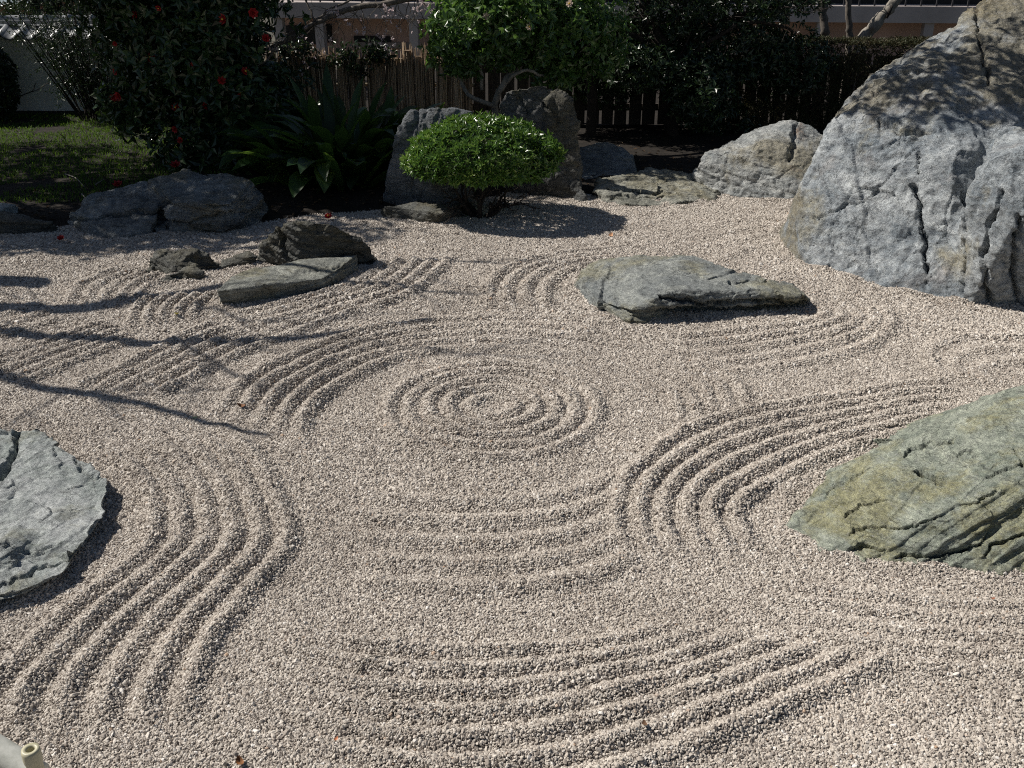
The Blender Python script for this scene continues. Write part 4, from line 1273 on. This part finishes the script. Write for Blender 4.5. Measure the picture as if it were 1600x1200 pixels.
wave = 0.028 * np.where(xs / pitch_t < 0.62, -np.sin(np.pi * xs / pitch_t / 0.62), 1.15 * np.sin(np.pi * (xs / pitch_t - 0.62) / 0.38))
rows = [(-0.27, zt + 0.02), (-0.14, zt + 0.075), (-0.02, zt + 0.125)]
V = []
for (yy, zz) in rows:
    V += [(x_, yy, zz + w_) for x_, w_ in zip(xs, wave)]
for (yy, zz) in rows:
    V += [(x_, yy, zz + w_ - 0.022) for x_, w_ in zip(xs, wave)]
Q = []
for r_ in range(2):
    for j in range(k - 1):
        a_ = r_ * k + j
        Q += [(a_, a_ + 1, a_ + k + 1, a_ + k), (a_ + 3 * k, a_ + 4 * k, a_ + 4 * k + 1, a_ + 3 * k + 1)]
for j in range(k - 1):
    Q.append((j, j + 3 * k, j + 3 * k + 1, j + 1))
pan = mesh_fast("tile", np.array(V), np.array(Q), tile, True)
for i in range(nt):
    link("tile", pan, t, (-hw + i * pitch_t, 0, R.uniform(-0.003, 0.003)))
MB().box(-hw, hw, -0.06, 0.30, zt + 0.0, zt + 0.10).build("roof_core", tile, t)
for lz, ly in ((zt + 0.125, 0.075), (zt + 0.148, 0.062)):
    for i in range(int(2 * hw / 0.30)):
        x_ = -hw + i * 0.30 + (0.15 if ly < 0.07 else 0)
        MB().box(x_ + 0.004, x_ + 0.296, -ly, ly + 0.05, lz, lz + 0.019).build("ridge_course", tile, t)
rid = MB()
th = np.linspace(0, math.pi, 9)
cyl = MB()
V = []
for x_ in (0.0, 0.03, 0.031, 0.262):
    rr = 0.062 if x_ < 0.0305 else 0.05
    V += [(x_, -rr * math.cos(a_) + 0.02, rr * math.sin(a_)) for a_ in th]
Q = [(i * 9 + j, i * 9 + j + 1, (i + 1) * 9 + j + 1, (i + 1) * 9 + j) for i in range(3) for j in range(8)]
rme = mesh_fast("ridge_tile", np.array(V), np.array(Q), tile, True)
for i in range(int(2 * hw / 0.262)):
    link("ridge_tile", rme, t, (-hw + i * 0.262, 0, zt + 0.165))

# ------------------------------------------------------------------ shrubs before the wall
nb_ = P(150, 200)
t = thing("nandina_shrub", "thin many-stemmed shrub fanning up before the white wall", "shrub", nb_)
mb = MB()
tips = []
for i in range(46):
    a_ = R.uniform(-0.55, 0.35)
    sp0 = np.array([R.uniform(-0.10, 0.14), R.uniform(-0.1, 0.1), -0.03])
    L = R.uniform(0.8, 1.7)
    d = np.array([a_ * 0.9, R.uniform(-0.25, 0.25), 1.0])
    pts = np.array([sp0 + d * L * s + np.array([a_ * 0.2 * s * s, 0, 0]) for s in np.linspace(0, 1, 6)])
    mb.tube(pts, np.linspace(0.009, 0.003, 6), 4)
    for s in (2, 3, 4, 5):
        tips.append((pts[s], d))
limb(mb, [(130, 180, 0), (112, 148, -0.05), (85, 110, -0.05), (60, 70, 0), (52, 55, 0)], nb_[1], 0.006, 0.002, 10, nb_, 4)
mb.build("stems", M_BARK, t)
mb = MB()
pts = np.array([p for p, d in tips])
pts = np.vstack([pts + rng.normal(0, 0.07, pts.shape) for _ in range(10)])
rosettes(mb, pts, rng.normal(size=pts.shape), 4, 0.045, 0.012, 1.1, 0, 0.2, 0.6)
mb.build("foliage", M_DARKLEAF, t)
lb = P(-25, 200)
t = thing("dark_shrub", "dense dark rounded shrub at the far left before the white wall", "shrub", lb)
mb = MB()
for (c, r_, n, s) in (((0, 0, 0.5), (0.42, 0.4, 0.55), 1500, 3), ((-0.1, 0, 0.95), (0.25, 0.25, 0.3), 300, 9)):
    p, d = ellipsoid_pts(n, c, r_, 0.5, -0.9, 0.2, 2.5, s)
    rosettes(mb, p, d + np.array([0, 0, 0.3]), 4, 0.06, 0.03, 1.0)
mb.build("foliage", M_DARKLEAF, t)
m_ = MB()
for k in range(5):
    grow(m_, (R.uniform(-0.08, 0.08), 0, -0.05), (R.gauss(0, 0.3), R.gauss(0, 0.3), 1), 0.4, 0.02, 2, [], 0.3, 2, 0.1, 5, 0.004)
m_.build("stems", M_BARK, t)

# ivy and leaves growing through the brushwood fence top
t = thing("climbing_ivy", "dark glossy ivy sprigs growing over the top of the brushwood fence", "climber", at(560, 100, 9.95))
b0 = np.array(at(560, 100, 9.95))
mb = MB()
for (px, py, n) in ((545, 84, 50), (585, 80, 70), (600, 90, 40), (530, 95, 30), (560, 110, 30), (470, 78, 60), (440, 80, 50)):
    c = np.array(at(px, py, 9.84)) - b0
    p = c + rng.normal(0, 1, (n, 3)) * np.array([0.07, 0.04, 0.045])
    rosettes(mb, p, rng.normal(size=(n, 3)) + np.array([0, -0.7, 0.6]), 3, 0.045, 0.028, 1.0)
mb.build("foliage", M_DARKLEAF, t)
m_ = MB()
limb(m_, [(470, 120, 0), (500, 90, 0), (545, 84, 0), (585, 80, 0), (602, 92, 0)], 9.84, 0.004, 0.003, 14, b0, 4)
m_.build("stem", M_BARK, t)

# ------------------------------------------------------------------ building beyond the fences
concrete = simple("concrete_band", (0.42, 0.375, 0.36), 0.9, 0.18, 1.5, 0.002)
pinkw = simple("pink_render", (0.70, 0.46, 0.37), 0.9, 0.12, 2.0, 0.002)
darkw = simple("dark_opening", (0.02, 0.02, 0.022), 0.5, 0.3, 4)
shutter = simple("grey_shutter", (0.40, 0.32, 0.27), 0.7, 0.1, 3)
by = 17.0
bx0, bx1 = at(405, 40, by)[0], at(1780, 40, by)[0]
zf0, zf1 = at(800, 33, by)[2], at(800, 8, by)[2]
t = thing("low_building", "low pink building with a grey concrete band and square columns beyond the fences", "building", ((bx0 + bx1) / 2, by, 0))
t.rotation_euler.z = math.radians(-6)
hw = (bx1 - bx0) / 2
MB().box(-hw, hw, 0.5, 3.0, -0.12, zf0).build("wall", pinkw, t)
MB().box(-hw - 0.1, hw + 0.1, -0.02, 3.1, zf0, zf1).build("concrete_band", concrete, t)
MB().box(-hw, hw, 0.6, 3.0, zf1, zf1 + 2.2).build("upper_wall", darkw, t)
for px in (414, 482, 638, 800, 960, 1120, 1280, 1440, 1600, 1740):
    x_ = at(px, 40, by)[0] - t.location.x
    MB().box(x_ - 0.075, x_ + 0.075, 0.02, 0.2, -0.12, zf0).build("column", concrete, t)
for (pa, pb, ya, yb_, mt) in ((538, 598, 61, 70, darkw), (540, 630, 71, 80, shutter), (660, 720, 62, 80, shutter), (492, 500, 42, 72, darkw), (425, 477, 45, 75, darkw)):
    xa, xb = at(pa, ya, by + 0.5)[0] - t.location.x, at(pb, ya, by + 0.5)[0] - t.location.x
    za, zb = at(0, yb_, by + 0.5)[2], at(0, ya, by + 0.5)[2]
    MB().box(xa, xb, 0.44, 0.497, za, zb).build("window" if mt is darkw else "shutter", mt, t)
rail = simple("dark_metal", (0.05, 0.05, 0.055), 0.5, 0.2, 5)
for i in range(60):
    x_ = -hw + (i + 0.5) * 2 * hw / 60
    MB().box(x_ - 0.012, x_ + 0.012, 0.1, 0.125, zf1, zf1 + 0.45).build("baluster", rail, t)
MB().box(-hw, hw, 0.095, 0.13, zf1 + 0.45, zf1 + 0.49).build("handrail", rail, t)

hs = at(0, 12, 19)
t = thing("far_house", "distant house with blue-grey roof and orange-brown eaves beyond the white wall", "house", (hs[0] - 2.0, 19.5, 0))
MB().box(-3, 2.4, 0, 3, -0.12, at(0, 19, 19)[2]).build("wall", simple("house_wall", (0.35, 0.3, 0.25), 0.9), t)
z0 = at(0, 18, 19)[2]
MB().box(-3.2, 2.5, -0.5, 3.2, z0, z0 + 0.12).build("eaves", simple("orange_brown_eaves", (0.28, 0.12, 0.06), 0.8), t)
MB().add([(-3.3, -0.55, z0 + 0.125), (2.6, -0.55, z0 + 0.125), (2.6, 3.3, z0 + 0.125), (-3.3, 3.3, z0 + 0.125), (-2.3, 1.3, z0 + 1.2), (1.6, 1.3, z0 + 1.2)],
         T=[(1, 2, 5), (3, 0, 4)], Q=[(0, 1, 5, 4), (2, 3, 4, 5), (0, 3, 2, 1)]).build("roof", simple("blue_grey_roof", (0.16, 0.22, 0.25), 0.6), t)

sg = at(180, 3, 14.0)
t = thing("road_sign", "small teal street sign with white border beyond the white wall", "sign", (sg[0], 14.0, 0))
MB().tube([(0, 0.03, -0.12), (0, 0.03, sg[2] + 0.2)], 0.02, 8).build("post", rail, t, True)
MB().box(-0.078, 0.078, -0.012, 0.0, sg[2] - 0.055, sg[2] + 0.22).build("border", simple("white_paint", (0.75, 0.78, 0.78), 0.4), t)
MB().box(-0.066, 0.066, -0.016, -0.012, sg[2] - 0.043, sg[2] + 0.205).build("panel", simple("teal_paint", (0.02, 0.22, 0.18), 0.4), t)
mw = MB()
mw.tube([(-0.01, -0.019, sg[2] - 0.015), (-0.005, -0.019, sg[2] + 0.03), (0.02, -0.019, sg[2] + 0.05), (0.042, -0.019, sg[2] + 0.03), (0.04, -0.019, sg[2] - 0.01)], 0.006, 6)
mw.build("arrow", simple("white_mark", (0.75, 0.78, 0.78), 0.4), t)


# ------------------------------------------------------------------ trees beyond the wall and the shade trees round the garden
def tree(name, label, loc, h0, trunk_r, clumps, leaf, W, mat, group=None, bark=M_BARK, k=4):
    o = thing(name, label, "tree", loc, group)
    m_ = MB()
    ztop = max(c[0][2] for c in clumps)
    sp = spline([(0, 0, -0.1), (R.gauss(0, 0.06), R.gauss(0, 0.06), ztop * 0.35), (R.gauss(0, 0.15), R.gauss(0, 0.15), ztop * 0.7), (0, 0, ztop)], 14)
    m_.tube(sp, np.linspace(trunk_r, trunk_r * 0.35, 14), 9)
    for (c, r_, n) in clumps:
        i = min(13, max(3, int(13 * (c[2] - 0.35 * max(r_)) / ztop)))
        mid = (sp[i] + np.array(c)) / 2 + np.array([0, 0, 0.08])
        m_.tube(spline([sp[i], mid, c], 8), np.linspace(trunk_r * 0.4, 0.01, 8), 6)
        for _ in range(3):
            grow(m_, np.array(c) * 0.5 + sp[i] * 0.5, unit(np.array([np.array(c) - sp[i] + np.array([R.gauss(0, .3), R.gauss(0, .3), 0.2])]))[0], max(r_) * 0.8, trunk_r * 0.2, 1, [], 0.4, 3, 0.1, 5, 0.004)
    m_.build("trunk", bark, o, True)
    m_ = MB()
    for s, (c, r_, n) in enumerate(clumps):
        p, d = ellipsoid_pts(n, c, r_, 0.25, -1, 0.35, 2.5, s * 3.1 + loc[0])
        rosettes(m_, p, d + np.array([0, 0, 0.3]), k, leaf, W, 1.05, 0.0, 0.2, 0.5)
    m_.build("crown", mat, o)
    return o


GT = "dim trees beyond the white wall"
for (px, y, hgt, lab) in ((60, 13.2, 1.5, "thin twiggy brown-green tree just beyond the wall, next to the far house"), (125, 13.6, 1.7, "dark bushy tree beyond the wall, just before the teal sign"), (260, 13.0, 1.8, "dark bushy tree beyond the wall, screened by the camellia"), (390, 13.8, 1.7, "olive tree beyond the end of the white wall")):
    x = at(px, 10, y)[0]
    tree("background_tree", lab, (x, y, 0), 0, 0.07, [((0, 0, hgt * 0.75), (0.55, 0.5, 0.45), 420), ((0.3, 0, hgt * 1.15), (0.6, 0.5, 0.5), 420), ((-0.3, 0.1, hgt * 1.3), (0.6, 0.5, 0.5), 420)], 0.07, 0.03, M_DARKLEAF, GT)

tree("shade_tree", "tall evergreen outside the left edge, shading the lawn and camellia", (-6.9, 8.4, 0), 0, 0.14,
     [((0.20, -0.95, 3.00), (0.8, 0.5, 0.4), 400), ((1.10, -1.00, 2.95), (0.75, 0.5, 0.4), 400), ((1.90, -0.95, 2.95), (0.7, 0.45, 0.4), 280), ((2.65, -0.80, 3.00), (0.6, 0.45, 0.35), 150), ((2.70, 0.10, 2.80), (0.7, 0.6, 0.45), 700), ((3.25, 0.50, 2.75), (0.65, 0.5, 0.4), 650), ((1.60, -0.10, 3.00), (0.9, 0.7, 0.5), 230), ((3.55, 0.15, 2.70), (0.5, 0.4, 0.3), 330), ((3.4, -0.25, 2.75), (0.6, 0.35, 0.3), 450), ((0.60, 0.30, 3.10), (1.0, 0.7, 0.5), 380), ((0.00, 1.20, 2.90), (0.9, 0.6, 0.4), 240), ((2.00, 1.10, 2.90), (0.9, 0.7, 0.45), 420)], 0.12, 0.05, M_DARKLEAF)

# bare tree standing outside the left edge; its limbs throw the long shadows over the gravel
bb = np.array([-6.0, 5.4, 0.0])
t = thing("bare_tree", "leafless tree just outside the left edge casting limb shadows across the gravel", "tree", bb)
mb = MB()
trk = spline([(0, 0, -0.1), (0.05, 0.0, 0.9), (0.1, 0.05, 1.7), (0.15, 0.1, 2.6)], 14)
mb.tube(trk, np.linspace(0.12, 0.07, 14), 10)
S = np.array(TO_SUN)


def over(px, py, z):
    """point at height z whose shadow falls on the gravel at that spot"""
    return np.array(P(px, py)) + S * (z / S[2]) - bb


for (pts_, r0, r1) in (
        ([trk[7], over(-250, 560, 2.1), over(-60, 575, 2.3), over(60, 605, 2.4), over(200, 625, 2.5), over(330, 660, 2.55), over(420, 680, 2.6)], 0.055, 0.014),
        ([trk[9], over(-200, 505, 2.5), over(0, 517, 2.6), (over(100, 530, 2.7)), over(260, 537, 2.8), over(400, 535, 2.9), over(520, 520, 2.9), over(680, 500, 3.0)], 0.07, 0.02),
        ([trk[10], over(-200, 480, 2.7), over(0, 480, 2.8), over(120, 482, 2.9), over(220, 466, 3.0), over(300, 455, 3.0), over(420, 432, 3.1)], 0.105, 0.035),
        ([over(280, 490, 2.9), over(330, 480, 2.95), over(360, 492, 2.9), over(400, 515, 2.9)], 0.018, 0.007),
        ([over(280, 536, 2.8), over(340, 570, 2.8), over(390, 600, 2.8)], 0.018, 0.007),
        ([over(420, 432, 3.1), over(560, 448, 3.2), over(640, 452, 3.2), over(760, 460, 3.3)], 0.032, 0.012),
        ([over(60, 605, 2.4), over(120, 610, 2.5), over(200, 640, 2.5)], 0.014, 0.004),
        ([over(500, 525, 2.9), over(620, 545, 2.95), over(760, 560, 3.0)], 0.01, 0.003),
        ([over(640, 410, 3.3), over(720, 408, 3.3), over(820, 412, 3.3)], 0.02, 0.01),
        ([trk[8], over(-200, 445, 2.2), over(-60, 440, 2.3), over(20, 438, 2.3), over(62, 442, 2.3)], 0.14, 0.09),
        ([over(560, 440, 3.2), over(600, 420, 3.25), over(640, 410, 3.3)], 0.014, 0.012)):
    sp = spline(pts_, 30)
    sp = sp + 0.005 * rng.normal(size=sp.shape)
    mb.tube(sp, np.linspace(r0, r1, 30), 7)
    for q in range(2):
        i = R.randint(12, 25)
        grow(mb, sp[i], (sp[i] - sp[i - 3]) * 1.0 + np.array([R.gauss(0, 0.1), R.gauss(0, 0.1), 0.05]), 0.45, 0.010, 1, [], 0.3, 2, 0.0, 4, 0.002)
mb.build("trunk", M_BARKM, t, True)

# ------------------------------------------------------------------ lawn
n = 34000
gx = rng.uniform(-6.2, -1.6, n)
gy = rng.uniform(7.2, 11.0, n)
edge = bed_edge(gx) + 0.55 + 0.25 * pn(np.stack([gx * 1.5, gy * 0, 0 * gx], 1)) + np.clip((gx + 3.3) * 0.75, 0, 3)
ok = (gy > edge) & (pn(np.stack([gx * 1.6, gy * 1.6, 0 * gx + 9], 1)) > -0.35)
gx, gy = gx[ok], gy[ok]
mb = MB()
d = np.stack([rng.normal(0, 0.45, len(gx)), rng.normal(0, 0.45, len(gx)), np.ones(len(gx))], 1)
leaves(mb, np.stack([gx, gy, bed_z(gx, gy) - 0.004], 1), d, rng.uniform(0.02, 0.05, len(gx)), 0.008, rng.beta(2, 2.5, len(gx)), 0.3, 0.2, rng.normal(size=(len(gx), 3)))
tag(mb.build("lawn_grass", M_GRASS), "dappled green grass growing before the white wall", "grass", kind="stuff")

# leaf litter and twigs on the dark soil
n = 1500
lx = rng.uniform(-5.5, 3.5, n)
ly = bed_edge(lx) + np.abs(rng.normal(0, 0.9, n)) + 0.05
mb = MB()
d = np.stack([rng.normal(size=n), rng.normal(size=n), rng.normal(0, 0.2, n)], 1)
leaves(mb, np.stack([lx, ly, bed_z(lx, ly) + 0.006], 1), d, rng.uniform(0.025, 0.06, n), 0.022, rng.uniform(0, 1, n), 0.1, 0.4, np.stack([rng.normal(0, 0.3, n), rng.normal(0, 0.3, n), np.ones(n)], 1))
M_LITTER = leaf_mat("litter_leaf", [(0.0, (0.04, 0.025, 0.015)), (0.6, (0.12, 0.075, 0.04)), (1.0, (0.22, 0.16, 0.10))], 0.8, 0.1, 0.2, (0.1, 0.06, 0.03))
tag(mb.build("leaf_litter", M_LITTER), "brown leaf litter scattered over the dark planted soil", "litter", kind="stuff")

# small sprout and dry twigs on the lawn
sp0 = P(108, 250)
t = thing("grass_sprout", "pale little sprout standing up from the lawn", "plant", sp0)
m_ = MB()
m_.tube([(0, 0, 0.02), (0.01, 0, 0.12), (0.0, 0, 0.2)], [0.004, 0.003, 0.002], 5)
m_.build("stem", M_BARKL, t)
m_ = MB()
rosettes(m_, np.array([(0, 0, 0.19), (0.005, 0, 0.14)]), np.array([(0, 0, 1.0), (0, 0, 1)]), 6, 0.06, 0.014, 0.9, 0.4)
m_.build("foliage", M_GRASS, t)
for (pxs, lb_) in (([(102, 272), (118, 278), (132, 292)], "longest dry twig on the grass behind the mottled rock"), ([(128, 303), (134, 310)], "shortest dry twig lying close to the mottled rock"), ([(150, 288), (163, 280)], "straight dry twig on grass nearer the camellia")):
    pts = [np.array(atz(px, py, 0.09)) for (px, py) in pxs]
    m_ = MB()
    b_ = pts[0].copy()
    m_.tube(spline(np.array(pts) - b_, 8), np.linspace(0.006, 0.003, 8), 5)
    tag(m_.build("twig", M_BARKL, None, True, b_), lb_, "twig", "dry twigs on the lawn")

# ------------------------------------------------------------------ leaves and twigs lying on the gravel
for (px, py, L, col, lb_) in ((376, 640, 0.05, (0.20, 0.09, 0.04), "curled orange-brown leaf caught between raked ridges beneath a limb shadow"), (277, 497, 0.042, (0.42, 0.37, 0.08), "small yellow leaf on gravel near the tilted slab"), (954, 369, 0.06, (0.48, 0.26, 0.14), "upright orange leaf on gravel beyond the broad flat slab"), (375, 1193, 0.04, (0.20, 0.085, 0.03), "brown leaf at the bottom edge near the bamboo post"), (1006, 1145, 0.03, (0.17, 0.10, 0.06), "small dull brown leaf on the nearest raked ridges"), (304, 653, 0.03, (0.35, 0.42, 0.25), "tiny pale green leaf beside the end of a limb shadow"), (1550, 941, 0.02, (0.25, 0.09, 0.05), "tiny reddish leaf in front of the greenish outcrop"), (526, 1163, 0.018, (0.5, 0.2, 0.1), "tiny orange petal on the foremost gravel ridges")):
    x, y, _ = P(px, py)
    z = float(gz(np.array([x]), np.array([y]))[0])
    m_ = MB()
    L = L * 0.75
    k = 7
    s = np.linspace(0, 1, k)
    wd = L * 0.32 * np.sin(np.pi * (0.06 + 0.9 * s)) ** 0.8
    c = np.stack([L * (s - 0.5), 0 * s, 0.35 * L * (2 * s - 1) ** 2], 1)
    V = np.vstack([c + np.stack([0 * s, wd, wd * 0.5], 1), c, c + np.stack([0 * s, -wd, wd * 0.5], 1)])
    Q = []
    for i in range(k - 1):
        Q += [(i, k + i, k + i + 1, i + 1), (k + i, 2 * k + i, 2 * k + i + 1, k + i + 1)]
    m_.add(V, Q=Q)
    o = m_.build("fallen_leaf", simple("leaf_" + lb_.split()[1], col, 0.7, 0.3, 60), None, True, (x, y, z + 0.009))
    o.rotation_euler = (R.uniform(-0.3, 0.3), R.uniform(-0.4, 0.1), R.uniform(0, 6.28))
    tag(o, lb_, "leaf", "fallen leaves on the gravel")
for (pxs, r0, lb_) in (([(557, 1058), (566, 1046), (580, 1038), (600, 1033)], 0.0026, "thin curved brown twig on the foremost gravel"), ([(1298, 517), (1296, 524), (1300, 530)], 0.003, "tiny dry twig on the ridges right of the broad flat slab")):
    pts = []
    for (px, py) in pxs:
        q = np.array(P(px, py))
        q[2] = float(gz(q[:1], q[1:2])[0]) + 0.009
        pts.append(q)
    b_ = pts[0].copy()
    m_ = MB()
    m_.tube(spline(np.array(pts) - b_, 14), np.linspace(r0, r0 * 0.6, 14), 6)
    tag(m_.build("twig", M_BARKL, None, True, b_), lb_, "twig")

# ------------------------------------------------------------------ bamboo rail in the near left corner
bamg = NT("bamboo_culm")
f = bamg.noise(bamg.coord("Object", (1, 1, 1)), 14, 4)
bamg.l(bamg.ramp(f, [(0.3, (0.36, 0.34, 0.22)), (0.7, (0.52, 0.49, 0.36))]), bamg.b.inputs["Base Color"])
bamg.b.inputs["Roughness"].default_value = 0.45
bamw = NT("bleached_bamboo")
f = bamw.noise(bamw.coord("Object", (1, 1, 1)), 35, 8, 0.75)
bamw.l(bamw.ramp(f, [(0.3, (0.40, 0.41, 0.36)), (0.7, (0.66, 0.66, 0.61))]), bamw.b.inputs["Base Color"])
bamw.b.inputs["Roughness"].default_value = 0.5
bp = np.array(at(47, 1170, 1.66))
t = thing("bamboo_rail", "low bamboo barrier with hollow-topped post and bleached cross pole, near left corner", "rail", (bp[0], bp[1], 0))
zt = bp[2]
prof = [(0.0185, -0.1), (0.0185, zt - 0.045), (0.0205, zt - 0.035), (0.0212, zt - 0.028), (0.0208, zt - 0.008), (0.0195, zt), (0.0105, zt - 0.001), (0.0095, zt - 0.006), (0.0095, zt - 0.05)]
n = 24
th = np.linspace(0, 2 * math.pi, n, endpoint=False)
V = np.array([(r_ * math.cos(a_), r_ * math.sin(a_), z_) for (r_, z_) in prof for a_ in th] + [(0, 0, zt - 0.05)])
k = len(prof)
Q = [(i * n + j, i * n + (j + 1) % n, (i + 1) * n + (j + 1) % n, (i + 1) * n + j) for i in range(k - 1) for j in range(n)]
T = [((k - 1) * n + j, (k - 1) * n + (j + 1) % n, k * n) for j in range(n)]
link("post", mesh_fast("post", V, [np.array(T), np.array(Q)], bamg.m, True), t)
m_ = MB()
e0 = np.array(at(62, 1212, 1.72)) - np.array([bp[0], bp[1], 0])
e1 = np.array(at(-160, 1072, 1.86)) - np.array([bp[0], bp[1], 0])
ss = np.linspace(0, 1, 30)
m_.tube([e0 * (1 - s) + e1 * s for s in ss], 0.031 + 0.003 * np.exp(-((ss - 0.75) / 0.02) ** 2), 20)
m_.build("cross_pole", bamw.m, t, True)
